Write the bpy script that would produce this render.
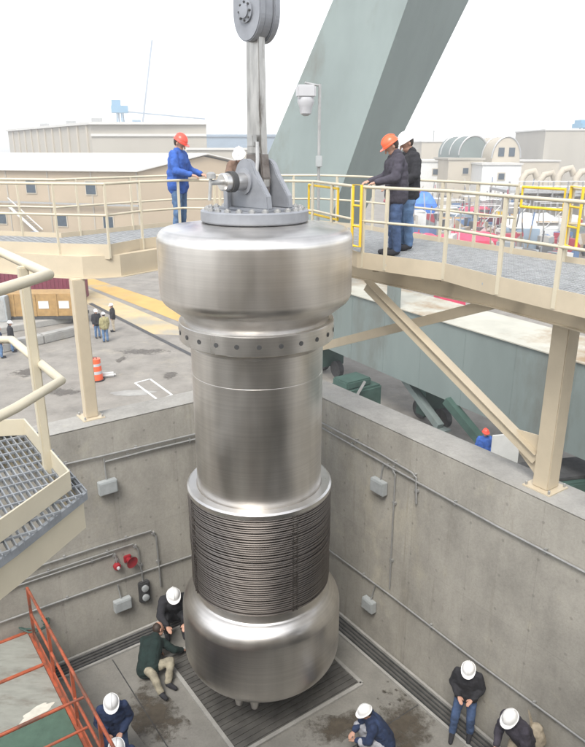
import bpy, bmesh, math, random
from mathutils import Vector, Matrix, noise
random.seed(7)
R = math.radians
S = bpy.context.scene
for o in list(bpy.data.objects): bpy.data.objects.remove(o)

# ------------------------------------------------------------------ camera
CZ = 9.2                       # camera height above the pit floor (z = 0)
F = 666.0; PITCH = R(18.55)
cam_d = bpy.data.cameras.new('camera'); cam = bpy.data.objects.new('camera', cam_d)
S.collection.objects.link(cam); S.camera = cam
cam.location = (0, 0, CZ); cam.rotation_euler = (R(90) - PITCH, 0, 0)
cam_d.sensor_fit = 'VERTICAL'; cam_d.sensor_height = 24; cam_d.lens = 24 * F / 747
cam_d.clip_start = 0.05; cam_d.clip_end = 3000

# ------------------------------------------------------------------ world, sun, exposure
SUN_EL, SUN_AZ = 54, 196        # azimuth measured like the sky texture's rotation
w = bpy.data.worlds.new('World'); S.world = w; w.use_nodes = True
nt = w.node_tree; nt.nodes.clear()
sky = nt.nodes.new('ShaderNodeTexSky'); sky.sky_type = 'NISHITA'; sky.sun_disc = False
sky.sun_elevation = R(SUN_EL); sky.sun_rotation = R(SUN_AZ)
sky.air_density = 1.0; sky.dust_density = 1.0; sky.ozone_density = 1.0; sky.altitude = 0
hsv = nt.nodes.new('ShaderNodeHueSaturation'); hsv.inputs['Saturation'].default_value = 0.22
bg = nt.nodes.new('ShaderNodeBackground'); bg.inputs['Strength'].default_value = 0.15
wo = nt.nodes.new('ShaderNodeOutputWorld')
nt.links.new(sky.outputs[0], hsv.inputs['Color']); nt.links.new(hsv.outputs[0], bg.inputs[0]); nt.links.new(bg.outputs[0], wo.inputs[0])
sd = bpy.data.lights.new('sun', 'SUN'); sd.energy = 1.35; sd.angle = R(24); sd.color = (1.0, 0.96, 0.9)
sun = bpy.data.objects.new('sun', sd); S.collection.objects.link(sun)
# direction to the sun: behind the camera, to its left
az = R(SUN_AZ); el = R(SUN_EL)
to_sun = Vector((math.sin(az) * math.cos(el), math.cos(az) * math.cos(el), math.sin(el)))
sun.rotation_euler = to_sun.to_track_quat('Z', 'Y').to_euler()
S.view_settings.view_transform = 'Standard'; S.view_settings.look = 'None'
S.view_settings.exposure = 1.5; S.view_settings.gamma = 1; S.view_settings.use_curve_mapping = False

# ------------------------------------------------------------------ measuring helpers
sP, cP = math.sin(PITCH), math.cos(PITCH)
def ray(x, y):
    u = (x - 292.5) / F; v = (y - 373.5) / F
    return Vector((u, cP - v * sP, -(sP + v * cP)))
def at(x, y, Y):                       # survey point at forward distance Y
    d = ray(x, y); return Vector((d.x / d.y * Y, Y, CZ + d.z / d.y * Y))
def onz(x, y, z):                      # survey point on a level
    d = ray(x, y); t = (z - CZ) / d.z; return Vector((d.x * t, d.y * t, z))
AX = Vector((.813, .582, 0)).normalized(); NX = Vector((-AX.y, AX.x, 0))   # the two axes of the pit
def site(p, q, z=0): return AX * p + NX * q + Vector((0, 0, z))
SR = math.atan2(AX.y, AX.x)
def onp(x, y, p):
    d = ray(x, y); t = p / d.dot(AX); return Vector((0, 0, CZ)) + d * t
def onq(x, y, q):
    d = ray(x, y); t = q / d.dot(NX); return Vector((0, 0, CZ)) + d * t
def uv3(v, z): return Vector((v[0], v[1], z))

DECK = CZ - 1.6; WTOP = CZ - 4.61; YARD = -0.8
PR, PRO = 7.6, 8.28; QL, QLO = 10.86, 11.45

# ------------------------------------------------------------------ materials
def new_mat(name):
    m = bpy.data.materials.new(name); m.use_nodes = True
    n = m.node_tree; b = n.nodes['Principled BSDF']; return m, n, b
def noisy(n, scale, detail=5, rough=.6, stretch=(1, 1, 1), rot=(0, 0, 0), coord='Object'):
    tc = n.nodes.new('ShaderNodeTexCoord'); mp = n.nodes.new('ShaderNodeMapping')
    mp.inputs['Scale'].default_value = stretch; mp.inputs['Rotation'].default_value = rot
    t = n.nodes.new('ShaderNodeTexNoise'); t.inputs['Scale'].default_value = scale
    t.inputs['Detail'].default_value = detail; t.inputs['Roughness'].default_value = rough
    n.links.new(tc.outputs[coord], mp.inputs[0]); n.links.new(mp.outputs[0], t.inputs['Vector'])
    return t
def ramp(n, src, stops):
    r = n.nodes.new('ShaderNodeValToRGB'); e = r.color_ramp.elements
    while len(e) > len(stops): e.remove(e[-1])
    while len(e) < len(stops): e.new(1)
    for i, (p, c) in enumerate(stops):
        e[i].position = p; e[i].color = (c[0], c[1], c[2], 1) if not isinstance(c, (int, float)) else (c, c, c, 1)
    n.links.new(src, r.inputs[0]); return r
def mul(n, a, b, fac=1, mode='MULTIPLY'):
    m = n.nodes.new('ShaderNodeMix'); m.data_type = 'RGBA'; m.blend_type = mode
    m.inputs[0].default_value = fac
    n.links.new(a, m.inputs[6])
    if isinstance(b, tuple): m.inputs[7].default_value = (*b, 1)
    else: n.links.new(b, m.inputs[7])
    return m
def simple(name, col, rough=.6, metal=0, var=.15, scale=6, bump=0, stretch=(1, 1, 1), dirt=None, dirt_at=.6):
    m, n, b = new_mat(name)
    t = noisy(n, scale, stretch=stretch)
    lo = tuple(c * (1 - var) for c in col); hi = tuple(min(1, c * (1 + var)) for c in col)
    r = ramp(n, t.outputs[0], [(.3, lo), (.7, hi)]); out = r.outputs[0]
    if dirt:
        t2 = noisy(n, scale * .37, 8, .7, stretch)
        r2 = ramp(n, t2.outputs[0], [(dirt_at - .06, 0), (dirt_at + .08, 1)])
        mx = n.nodes.new('ShaderNodeMix'); mx.data_type = 'RGBA'
        n.links.new(r2.outputs[0], mx.inputs[0]); n.links.new(out, mx.inputs[6]); mx.inputs[7].default_value = (*dirt, 1)
        out = mx.outputs[2]
    n.links.new(out, b.inputs['Base Color'])
    b.inputs['Roughness'].default_value = rough; b.inputs['Metallic'].default_value = metal
    if bump:
        bp = n.nodes.new('ShaderNodeBump'); bp.inputs['Strength'].default_value = bump; bp.inputs['Distance'].default_value = .02
        t3 = noisy(n, scale * 4, 6, .7, stretch); n.links.new(t3.outputs[0], bp.inputs['Height']); n.links.new(bp.outputs[0], b.inputs['Normal'])
    return m
M = {}
def steel(name, col, rough, dark=.8):
    m, n, b = new_mat(name)
    t = noisy(n, 1.2, 2.5, .5, (1.6, 1.6, .6)); r = ramp(n, t.outputs[0], [(.25, tuple(c * dark for c in col)), (.55, col), (.8, tuple(min(1, c * 1.1) for c in col))])
    t2 = noisy(n, 4, 2.5, .5, (2.0, 2.0, .10)); r2 = ramp(n, t2.outputs[0], [(.3, .92), (.7, 1.0)])
    t4 = noisy(n, 1.0, 1.5, .5, (.05, .05, 60)); r4 = ramp(n, t4.outputs[0], [(.3, .90), (.7, 1.0)])
    a = mul(n, r.outputs[0], r2.outputs[0]); a2 = mul(n, a.outputs[2], r4.outputs[0])
    n.links.new(a2.outputs[2], b.inputs['Base Color'])
    b.inputs['Metallic'].default_value = 1
    t3 = noisy(n, 1.5, 2.5, .5, (1.5, 1.5, .7)); r3 = ramp(n, t3.outputs[0], [(.3, rough * .85), (.7, rough * 1.25)])
    n.links.new(r3.outputs[0], b.inputs['Roughness'])
    return m
M['steel'] = steel('brushed_steel', (.74, .71, .67), .33)
M['steel_b'] = steel('bright_steel', (.74, .72, .69), .30, dark=.85)
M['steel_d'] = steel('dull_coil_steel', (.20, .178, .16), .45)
M['lift'] = simple('lifting_grey_paint', (.25, .26, .28), .45, .2, .12, 5, .1, dirt=(.16, .14, .12), dirt_at=.68)
M['lift_d'] = simple('bare_link_steel', (.42, .41, .39), .38, .85, .25, 4, .1, (3, 3, .6), dirt=(.10, .08, .06), dirt_at=.62)
M['shoe'] = simple('stained_link_steel', (.17, .15, .135), .5, .4, .35, 5, .2, dirt=(.07, .05, .04), dirt_at=.55)
M['beige'] = simple('beige_paint', (.52, .445, .325), .45, 0, .06, 3, .05, dirt=(.36, .27, .17), dirt_at=.72)
M['cream'] = simple('cream_rail_paint', (.54, .485, .365), .42, 0, .05, 5, .05, dirt=(.42, .34, .24), dirt_at=.74)
M['galv'] = simple('galvanised_grating', (.25, .265, .28), .6, .25, .2, 9)
M['galv_l'] = simple('weathered_walkway_grating', (.40, .41, .415), .65, .2, .2, 9)
M['alu'] = simple('grey_conduit', (.38, .38, .37), .45, .5, .15, 7)
M['box'] = simple('grey_box_paint', (.36, .38, .38), .5, .1, .12, 6)
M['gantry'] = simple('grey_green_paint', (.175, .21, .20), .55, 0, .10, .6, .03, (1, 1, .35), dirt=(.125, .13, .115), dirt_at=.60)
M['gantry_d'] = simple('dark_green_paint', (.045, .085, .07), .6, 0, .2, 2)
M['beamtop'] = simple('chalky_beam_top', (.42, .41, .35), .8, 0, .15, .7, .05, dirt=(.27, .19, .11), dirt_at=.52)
M['orange'] = simple('orange_rail_paint', (.36, .085, .038), .55, 0, .2, 6, .05, dirt=(.13, .06, .04), dirt_at=.55)
M['green_mat'] = simple('green_mat', (.065, .115, .085), .9, 0, .15, 6, .2)
M['yellow'] = simple('yellow_paint', (.75, .50, .03), .5, 0, .1, 4)
M['red'] = simple('red_plastic', (.28, .018, .025), .4, 0, .1, 4)
M['pink'] = simple('pink_red_tarp', (.62, .06, .12), .7, 0, .25, 1, .2)
M['white'] = simple('white_paint', (.60, .60, .58), .5, 0, .06, 3, dirt=(.55, .52, .46), dirt_at=.7)
M['white_p'] = simple('white_plastic', (.46, .46, .47), .35, 0, .03, 5)
M['blue_t'] = simple('blue_tarp', (.05, .17, .55), .6, 0, .3, 2, .3)
M['ltblue'] = simple('pale_blue_steel', (.08, .27, .42), .6, 0, .1, .1)
M['black'] = simple('black_rubber', (.02, .02, .022), .6, 0, .3, 8)
M['dark'] = simple('dark_metal', (.06, .06, .06), .6, .2, .3, 6)
M['glass'] = simple('dark_glass', (.05, .07, .09), .15, 0, .2, 3)
M['maroon'] = simple('maroon_container', (.16, .025, .045), .55, 0, .15, 1.5)
M['crate'] = simple('amber_timber', (.34, .21, .08), .7, 0, .2, 3, .1)
M['tan'] = simple('tan_siding', (.37, .30, .215), .7, 0, .05, .3)
M['tan2'] = simple('beige_siding', (.35, .325, .275), .7, 0, .05, .2, stretch=(1, 1, .2))
M['roofw'] = simple('white_roof', (.50, .49, .46), .6, 0, .04, .3)
M['greygreen'] = simple('grey_green_fabric', (.15, .18, .17), .7, 0, .08, .3)
M['sand'] = simple('sand_fabric', (.42, .375, .30), .7, 0, .06, .3)
M['bluegrey'] = simple('blue_grey_cladding', (.22, .28, .34), .7, 0, .15, .1)
M['skin'] = simple('skin', (.48, .27, .19), .55, 0, .06, 12)
M['hair'] = simple('dark_hair', (.035, .022, .015), .6, 0, .2, 30)
def cloth(name, c): M[name] = simple('cloth_' + name, c, .9, 0, .35, 7, .6); return M[name]
for k, c in dict(c_blue=(.035, .10, .36), c_navy=(.022, .038, .09), c_black=(.022, .022, .026), c_char=(.05, .045, .06), c_jean=(.09, .16, .28),
                 c_jeand=(.05, .085, .17), c_green=(.010, .024, .021), c_khaki=(.30, .27, .20), c_brown=(.17, .11, .08), c_yel=(.30, .27, .14),
                 c_lt=(.45, .46, .50), c_tan=(.42, .36, .27)).items(): cloth(k, c)
def hatmat(n, c): M[n] = simple(n, c, .3, 0, .04, 4)
hatmat('hat_w', (.80, .80, .79)); hatmat('hat_o', (.80, .13, .05)); hatmat('hat_r', (.75, .09, .06))

def concrete(name, base, wall=True):
    m, n, b = new_mat(name)
    t = noisy(n, .9, 10, .68); r = ramp(n, t.outputs[0], [(.28, tuple(c * .74 for c in base)), (.5, base), (.75, tuple(c * 1.16 for c in base))])
    t2 = noisy(n, 1.0, 8, .7, (1.6, 1.6, .5) if wall else (1, 1, 1)); r2 = ramp(n, t2.outputs[0], [(.32, .78), (.6, 1.0)])
    t3 = noisy(n, 26, 6, .7); r3 = ramp(n, t3.outputs[0], [(.3, .86), (.6, 1.0)])
    o = mul(n, mul(n, r.outputs[0], r2.outputs[0]).outputs[2], r3.outputs[0]).outputs[2]
    t4 = noisy(n, .55, 9, .75, (1.4, 1.4, .8)); r4 = ramp(n, t4.outputs[0], [(.56, (1, 1, 1)), (.66, (1.16, 1.14, 1.08))])
    o = mul(n, o, r4.outputs[0]).outputs[2]
    if wall:                               # formwork board and lift lines cast in the face
        tc = n.nodes.new('ShaderNodeTexCoord'); sx = n.nodes.new('ShaderNodeSeparateXYZ'); n.links.new(tc.outputs['Object'], sx.inputs[0])
        dt = n.nodes.new('ShaderNodeVectorMath'); dt.operation = 'DOT_PRODUCT'; n.links.new(tc.outputs['Object'], dt.inputs[0]); dt.inputs[1].default_value = AX + NX
        cx = n.nodes.new('ShaderNodeCombineXYZ'); n.links.new(dt.outputs['Value'], cx.inputs[0]); n.links.new(sx.outputs[2], cx.inputs[1])
        br = n.nodes.new('ShaderNodeTexBrick'); br.offset = 0; br.inputs['Scale'].default_value = 1; br.inputs['Brick Width'].default_value = 1.22
        br.inputs['Row Height'].default_value = 2.3; br.inputs['Mortar Size'].default_value = .008; br.inputs['Mortar Smooth'].default_value = .5
        br.inputs['Color1'].default_value = (.93, .93, .93, 1); br.inputs['Color2'].default_value = (1.05, 1.05, 1.05, 1); br.inputs['Mortar'].default_value = (.78, .78, .78, 1)
        n.links.new(cx.outputs[0], br.inputs['Vector']); o = mul(n, o, br.outputs[0], .5).outputs[2]
        vo = n.nodes.new('ShaderNodeTexVoronoi'); vo.inputs['Scale'].default_value = 1.64; vo.inputs['Randomness'].default_value = 0; vo.voronoi_dimensions = '2D'
        n.links.new(cx.outputs[0], vo.inputs['Vector']); rv = ramp(n, vo.outputs['Distance'], [(.028, .45), (.05, 1.0)]); o = mul(n, o, rv.outputs[0], .45).outputs[2]
        t5 = noisy(n, 1.4, 9, .72, (2.2, 2.2, .14)); r5 = ramp(n, t5.outputs[0], [(.58, (1, 1, 1)), (.74, (.74, .72, .68))]); o = mul(n, o, r5.outputs[0]).outputs[2]
        t6 = noisy(n, .8, 9, .7, (1, 1, 1)); r6 = ramp(n, t6.outputs[0], [(.60, (1, 1, 1)), (.72, (1.22, 1.2, 1.14))]); o = mul(n, o, r6.outputs[0]).outputs[2]
    n.links.new(o, b.inputs['Base Color']); b.inputs['Roughness'].default_value = .85
    bp = n.nodes.new('ShaderNodeBump'); bp.inputs['Strength'].default_value = .25; bp.inputs['Distance'].default_value = .02
    n.links.new(t3.outputs[0], bp.inputs['Height']); n.links.new(bp.outputs[0], b.inputs['Normal'])
    return m
M['conc'] = concrete('wall_concrete', (.375, .355, .31))
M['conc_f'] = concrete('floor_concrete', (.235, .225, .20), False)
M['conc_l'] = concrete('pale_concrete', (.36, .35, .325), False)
M['yard'] = concrete('yard_paving', (.265, .245, .215), False)
M['lane'] = simple('yellow_lane', (.46, .36, .20), .8, 0, .15, .6, dirt=(.33, .30, .24), dirt_at=.55)
M['lane2'] = simple('orange_lane', (.48, .31, .10), .8, 0, .15, .6, dirt=(.33, .28, .20), dirt_at=.6)
M['wet'] = simple('damp_stain', (.062, .05, .036), .35, 0, .35, 2.5)
def ragged(name, col, rough):
    m, n, b = new_mat(name); tc = n.nodes.new('ShaderNodeTexCoord')
    vs = n.nodes.new('ShaderNodeVectorMath'); vs.operation = 'SUBTRACT'; vs.inputs[1].default_value = (.5, .5, .5); n.links.new(tc.outputs['Generated'], vs.inputs[0])
    sc_ = n.nodes.new('ShaderNodeVectorMath'); sc_.operation = 'MULTIPLY'; sc_.inputs[1].default_value = (2, 2, 0); n.links.new(vs.outputs[0], sc_.inputs[0])
    le = n.nodes.new('ShaderNodeVectorMath'); le.operation = 'LENGTH'; n.links.new(sc_.outputs[0], le.inputs[0])
    t = noisy(n, 3.2, 9, .72); a1 = n.nodes.new('ShaderNodeMath'); a1.operation = 'MULTIPLY_ADD'; n.links.new(t.outputs[0], a1.inputs[0]); a1.inputs[1].default_value = -1.9; a1.inputs[2].default_value = 1.48
    a2 = n.nodes.new('ShaderNodeMath'); a2.operation = 'SUBTRACT'; n.links.new(a1.outputs[0], a2.inputs[0]); n.links.new(le.outputs['Value'], a2.inputs[1])
    r = ramp(n, a2.outputs[0], [(.0, 0), (.38, .85)]); n.links.new(r.outputs[0], b.inputs['Alpha'])
    t2 = noisy(n, 7, 6, .7); r2 = ramp(n, t2.outputs[0], [(.3, tuple(c * .7 for c in col)), (.7, tuple(c * 1.4 for c in col))]); n.links.new(r2.outputs[0], b.inputs['Base Color']); b.inputs['Roughness'].default_value = rough
    return m
M['wet2'] = ragged('ragged_damp', (.085, .07, .052), .4)
M['ply'] = simple('weathered_plywood', (.25, .255, .225), .85, 0, .15, 3, .2, (1, 3, 1), dirt=(.17, .155, .13), dirt_at=.58)
M['plate'] = simple('dark_floor_plate', (.12, .115, .105), .5, .3, .3, 3, .2)
M['spill'] = simple('spilled_white', (.55, .53, .46), .7, 0, .15, 8)

# ------------------------------------------------------------------ mesh helpers
class MB:
    def __init__(s): s.v = []; s.f = []; s.g = []
    def add(s, vs, fs):
        k = len(s.v); s.g.append((k, len(s.f))); s.v += [Vector(v) for v in vs]; s.f += [tuple(i + k for i in f) for f in fs]; return s
    def prism(s, poly, h):                # poly: list of Vector (planar), h: Vector extrusion
        n = len(poly); vs = [Vector(p) for p in poly] + [Vector(p) + h for p in poly]
        return s.add(vs, [tuple(range(n))[::-1], tuple(range(n, 2 * n))] + [(i, (i + 1) % n, (i + 1) % n + n, i + n) for i in range(n)])
    def box(s, c, sx, sy, sz, yaw=0.0):   # c = centre of the base
        c = Vector(c); a = Vector((math.cos(yaw), math.sin(yaw), 0)) * sx / 2; b = Vector((-math.sin(yaw), math.cos(yaw), 0)) * sy / 2
        return s.prism([c - a - b, c + a - b, c + a + b, c - a + b], Vector((0, 0, sz)))
    def bar(s, p, q, w, h, up=(0, 0, 1)): # rectangular bar
        p = Vector(p); q = Vector(q); d = (q - p).normalized(); up = Vector(up)
        if abs(d.dot(up)) > .98: up = Vector((AX.x, AX.y, 0))
        x = d.cross(up).normalized(); y = x.cross(d).normalized()
        x *= w / 2; y *= h / 2
        return s.prism([p - x - y, p + x - y, p + x + y, p - x + y], q - p)
    def tube(s, pts, r, n=10, caps=True, rr=None):
        pts = [Vector(p) for p in pts]; vs = []; fs = []; m = len(pts); ref = None
        for i, p in enumerate(pts):
            d = (pts[min(i + 1, m - 1)] - pts[max(i - 1, 0)]).normalized()
            if ref is None: ref = Vector((0, 0, 1)) if abs(d.z) < .9 else Vector((1, 0, 0))
            x = d.cross(ref).normalized(); ref = x.cross(d).normalized(); ra = rr[i] if rr else r
            for k in range(n):
                a = 2 * math.pi * k / n; vs.append(p + (x * math.cos(a) + ref * math.sin(a)) * ra)
        for i in range(m - 1):
            for k in range(n):
                fs.append((i * n + k, i * n + (k + 1) % n, (i + 1) * n + (k + 1) % n, (i + 1) * n + k))
        if caps: fs += [tuple(range(n))[::-1], tuple(range((m - 1) * n, m * n))]
        return s.add(vs, fs)
    def lathe(s, prof, c, n=96, axis=None):
        c = Vector(c); vs = []; fs = []; m = len(prof)
        Rm = (Vector(axis).to_track_quat('Z', 'Y').to_matrix() if axis is not None else Matrix.Identity(3))
        for (r, z) in prof:
            for k in range(n):
                a = 2 * math.pi * k / n; vs.append(c + Rm @ Vector((r * math.cos(a), r * math.sin(a), z)))
        for i in range(m - 1):
            for k in range(n): fs.append((i * n + k, i * n + (k + 1) % n, (i + 1) * n + (k + 1) % n, (i + 1) * n + k))
        fs += [tuple(range(n))[::-1], tuple(range((m - 1) * n, m * n))]
        return s.add(vs, fs)
    def ribbon(s, pts, z0, z1, t):        # a standing plate of thickness t following a plan polyline
        pts = [Vector((p[0], p[1], 0)) for p in pts]; off = []
        for i in range(len(pts)):
            d = Vector((0, 0, 0))
            if i > 0: d += (pts[i] - pts[i - 1]).normalized()
            if i < len(pts) - 1: d += (pts[i + 1] - pts[i]).normalized()
            d.normalize(); off.append(Vector((-d.y, d.x, 0)) * t / 2)
        vs = []
        for p, o in zip(pts, off):
            for q, z in ((p - o, z0), (p + o, z0), (p + o, z1), (p - o, z1)): vs.append(Vector((q.x, q.y, z)))
        fs = []
        for i in range(len(pts) - 1):
            a = 4 * i; b = a + 4
            for k in range(4): fs.append((a + k, a + (k + 1) % 4, b + (k + 1) % 4, b + k))
        e = 4 * (len(pts) - 1); fs += [(3, 2, 1, 0), (e, e + 1, e + 2, e + 3)]
        return s.add(vs, fs)
    def build(s, name, m, parent=None, smooth=False, bevel=0, auto=None):
        me = bpy.data.meshes.new(name); me.from_pydata([tuple(v) for v in s.v], [], s.f)
        bm = bmesh.new(); bm.from_mesh(me); bmesh.ops.recalc_face_normals(bm, faces=bm.faces)
        if bevel: bmesh.ops.bevel(bm, geom=[e for e in bm.edges if len(e.link_faces) == 2 and e.calc_face_angle(0) > .6], offset=bevel, segments=2, affect='EDGES', clamp_overlap=True)
        bm.to_mesh(me); bm.free()
        me.materials.append(m)
        o = bpy.data.objects.new(name, me); S.collection.objects.link(o)
        if smooth:
            me.shade_smooth()
            try: me.set_sharp_from_angle(angle=R(auto or 40))
            except Exception: pass
        if parent: o.parent = parent; o.matrix_parent_inverse = Matrix.Translation(-parent_loc(parent))
        return o
def each(mb, name, m, parent, part=False, **kw):   # every piece an object of its own
    G = mb.g + [(len(mb.v), len(mb.f))]
    for (v0, f0), (v1, f1) in zip(G, G[1:]):
        q = MB(); q.add(mb.v[v0:v1], [tuple(i - v0 for i in f) for f in mb.f[f0:f1]])
        if part: sub(q, name, m, parent, **kw)
        else: q.build(name, m, parent, **kw)
_loc = {}
def parent_loc(p):
    while p.parent: p = p.parent
    return Vector(_loc.get(p.name, p.location))
def thing(name, label, cat, loc, group=None, kind=None):
    o = bpy.data.objects.new(name, None); S.collection.objects.link(o); o.empty_display_size = .2
    o.location = loc; _loc[o.name] = Vector(loc); o['label'] = label; o['category'] = cat
    if group: o['group'] = group
    if kind: o['kind'] = kind
    return o
def sub(mb, name, m, part, **k):         # a sub-part: parent is a part whose own frame is the world frame
    o = mb.build(name, m, None, **k); o.parent = part; return o
def tag(o, label, cat, group=None, kind=None):
    o['label'] = label; o['category'] = cat
    if group: o['group'] = group
    if kind: o['kind'] = kind
    return o
def struct(o, label, cat): return tag(o, label, cat, kind='structure')
def copy_thing(r, loc, label, yaw=0.0):
    c = r.copy(); S.collection.objects.link(c); c.location = loc; c.rotation_euler.z = r.rotation_euler.z + yaw; c['label'] = label
    for ch in r.children:
        d = ch.copy(); S.collection.objects.link(d); d.parent = c
        for g in ch.children:
            e = g.copy(); S.collection.objects.link(e); e.parent = d
    return c
def clipbars(mb, poly, d, spacing, w, h, ztop, phase=0.0):   # bars along d filling a plan polygon
    d = Vector((d[0], d[1])).normalized(); n = Vector((-d.y, d.x)); P = [Vector((p[0], p[1])) for p in poly]
    lo = min(p.dot(n) for p in P); hi = max(p.dot(n) for p in P); s = lo + spacing * (.5 + phase)
    while s < hi:
        xs = []
        for i in range(len(P)):
            a = P[i]; b = P[(i + 1) % len(P)]; da = a.dot(n) - s; db = b.dot(n) - s
            if (da < 0) != (db < 0): t = da / (da - db); xs.append((a + (b - a) * t).dot(d))
        xs.sort()
        for k in range(0, len(xs) - 1, 2):
            p = d * xs[k] + n * s; q = d * xs[k + 1] + n * s
            mb.bar((p.x, p.y, ztop - h / 2), (q.x, q.y, ztop - h / 2), w, h)
        s += spacing

# ------------------------------------------------------------------ setting: ground, pit floor
g = MB()
# yard sheet with an opening where the pit stands
P0, P1, Q0, Q1 = -4.0, PR + .3, -4.0, QL + .3
A_ = [site(P0, Q0, YARD), site(P1, Q0, YARD), site(P1, Q1, YARD), site(P0, Q1, YARD)]
BIG = 1500
B_ = [Vector((sx * BIG, sy * BIG, YARD)) for sx, sy in ((-1, -1), (1, -1), (1, 1), (-1, 1))]
B_ = [site(-BIG, -BIG, YARD), site(BIG, -BIG, YARD), site(BIG, BIG, YARD), site(-BIG, BIG, YARD)]
g.add(A_ + B_, [(i, (i + 1) % 4, (i + 1) % 4 + 4, i + 4) for i in range(4)])
struct(g.build('ground', M['yard']), 'wide grey paved yard running out to the far sheds', 'ground')
fl = MB().prism([site(-4.1, -4.1, -.3), site(PR + .1, -4.1, -.3), site(PR + .1, QL + .1, -.3), site(-4.1, QL + .1, -.3)], Vector((0, 0, .3)))
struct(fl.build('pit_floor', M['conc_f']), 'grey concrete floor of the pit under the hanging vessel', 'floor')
# floor joints and damp stains: thin sheets over the floor
def blob(c, rx, ry, yaw, seed, z, name, m, label, cat, n=48, amp=.25):
    pts = []
    for k in range(n):
        a = 2 * math.pi * k / n; f = 1 + amp * noise.noise(Vector((math.cos(a) * 1.3, math.sin(a) * 1.3, seed))) * 2 + .12 * noise.noise(Vector((math.cos(a) * 6, math.sin(a) * 6, seed + 3)))
        x = rx * math.cos(a) * f; y = ry * math.sin(a) * f
        pts.append(Vector((c[0] + x * math.cos(yaw) - y * math.sin(yaw), c[1] + x * math.sin(yaw) + y * math.cos(yaw), z)))
    
    if m is M['wet']: m = M['wet2']
    o = MB().add(pts, [tuple(range(n))]).build(name, m); return tag(o, label, cat, kind='structure')
def floorpt(x, y): return onz(x, y, 0)
BD = math.atan2(-NX.y, -NX.x)
blob(floorpt(160, 722), 1.7, .42, BD + .1, 1.0, .004, 'damp_stain', M['wet'], 'long damp stain running past the kneeling man', 'stain')
blob(floorpt(405, 722), 1.5, .62, BD, 5.0, .004, 'damp_stain', M['wet'], 'brown damp stain between the squatting man and the right wall', 'stain')
blob(floorpt(330, 733), 1.2, .34, BD + 1.5, 9.0, .005, 'damp_stain', M['wet'], 'dark damp streak running left from the squatting man', 'stain')
for i, (x, y, s_) in enumerate([(388, 682, .07), (396, 690, .06), (384, 692, .09), (399, 700, .08), (378, 699, .06), (390, 705, .07), (405, 695, .05)]):
    blob(floorpt(x, y), s_, s_ * .7, .5 * i, 20.0 + i, .004, 'water_splash', M['wet'], 'small dark splash marks on the floor right of the vessel', 'splash')['group'] = 'splash marks right of the vessel'
jt = MB()
for p_ in (3.2, 1.2): jt.bar(site(p_, 2, .001), site(p_, QL - .5, .001), .018, .008)
for q_ in (6.2, 3.4): jt.bar(site(-2, q_, .001), site(PR - .45, q_, .001), .018, .008)
struct(jt.build('floor_joints', M['dark']), 'dark saw-cut joints across the pit floor', 'joint')

# trench drains along both walls
def trench(name, label, pa, pb, side):
    t = thing(name, label, 'drain', pa)
    d = (pb - pa).normalized(); n = Vector((-d.y, d.x, 0)) * side
    MB().prism([pa + Vector((0, 0, .006)), pb + Vector((0, 0, .006)), pb + n * .30 + Vector((0, 0, .006)), pa + n * .30 + Vector((0, 0, .006))], Vector((0, 0, .012))).build('channel', M['plate'], t)
    k = MB(); L = (pb - pa).length
    for off in (0.03, .11, .19, .27): k.bar(pa + n * off + Vector((0, 0, .030)), pb + n * off + Vector((0, 0, .030)), .022, .024)
    k.build('grate', M['dark'], t)
    MB().bar(pa + n * .335 + Vector((0, 0, .022)), pb + n * .335 + Vector((0, 0, .022)), .05, .044).build('curb', M['conc_l'], t)
    MB().bar(pa - n * .035 + Vector((0, 0, .03)), pb - n * .035 + Vector((0, 0, .03)), .05, .06).build('curb', M['conc_l'], t)
trench('trench_drain', 'dark trench drain with a grate along the foot of the right wall', site(PR - .1, QL - .5), site(PR - .1, -3.5), -1)
trench('trench_drain', 'dark trench drain along the foot of the left wall', site(-3, QL - .1), site(PR - .5, QL - .1), -1)

# steel hatch cover below the vessel
h0, h1, k0, k1 = 4.03, 6.65, 7.13, 9.80
h = thing('floor_hatch', 'square dark steel floor hatch directly beneath the hanging vessel', 'hatch', site(5.34, 8.47))
MB().prism([site(h0, k0, .004), site(h1, k0, .004), site(h1, k1, .004), site(h0, k1, .004)], Vector((0, 0, .012))).build('cover_plate', M['plate'], h)
k = MB(); q_ = k0 + .1
while q_ < k1: k.bar(site(h0, q_, .024), site(h1, q_, .024), .03, .016); q_ += .115
k.build('rib', M['plate'], h)
k = MB()
for a, b in (((h0, k0), (h1, k0)), ((h0, k1), (h1, k1)), ((h0, k0), (h0, k1)), ((h1, k0), (h1, k1))): k.bar(site(*a, .022), site(*b, .022), .07, .044)
k.build('frame', M['conc_l'], h)

# ------------------------------------------------------------------ pit walls
def wall(name, label, poly):
    o = MB().prism([site(p, q, YARD - .3) for p, q in poly], Vector((0, 0, WTOP - YARD + .3))).build(name, M['conc'], bevel=.02)
    o['label'] = label; o['category'] = 'wall'
    lit_top = MB().prism([site(p, q, WTOP + .001) for p, q in poly], Vector((0, 0, .006))).build('lit_top_sheet', M['conc_l']); lit_top.parent = o  # lighter sheet: skylight on the weathered wall top put into its colour
    return o
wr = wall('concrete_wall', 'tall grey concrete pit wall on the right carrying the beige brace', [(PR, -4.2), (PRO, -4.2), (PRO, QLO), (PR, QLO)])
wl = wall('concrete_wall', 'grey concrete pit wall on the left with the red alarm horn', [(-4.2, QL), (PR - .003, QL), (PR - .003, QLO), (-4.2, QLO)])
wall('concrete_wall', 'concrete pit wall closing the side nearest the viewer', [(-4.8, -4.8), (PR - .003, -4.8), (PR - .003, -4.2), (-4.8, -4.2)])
wall('concrete_wall', 'concrete pit wall closing the far left side', [(-4.8, -4.197), (-4.203, -4.197), (-4.203, QLO), (-4.8, QLO)])

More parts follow.
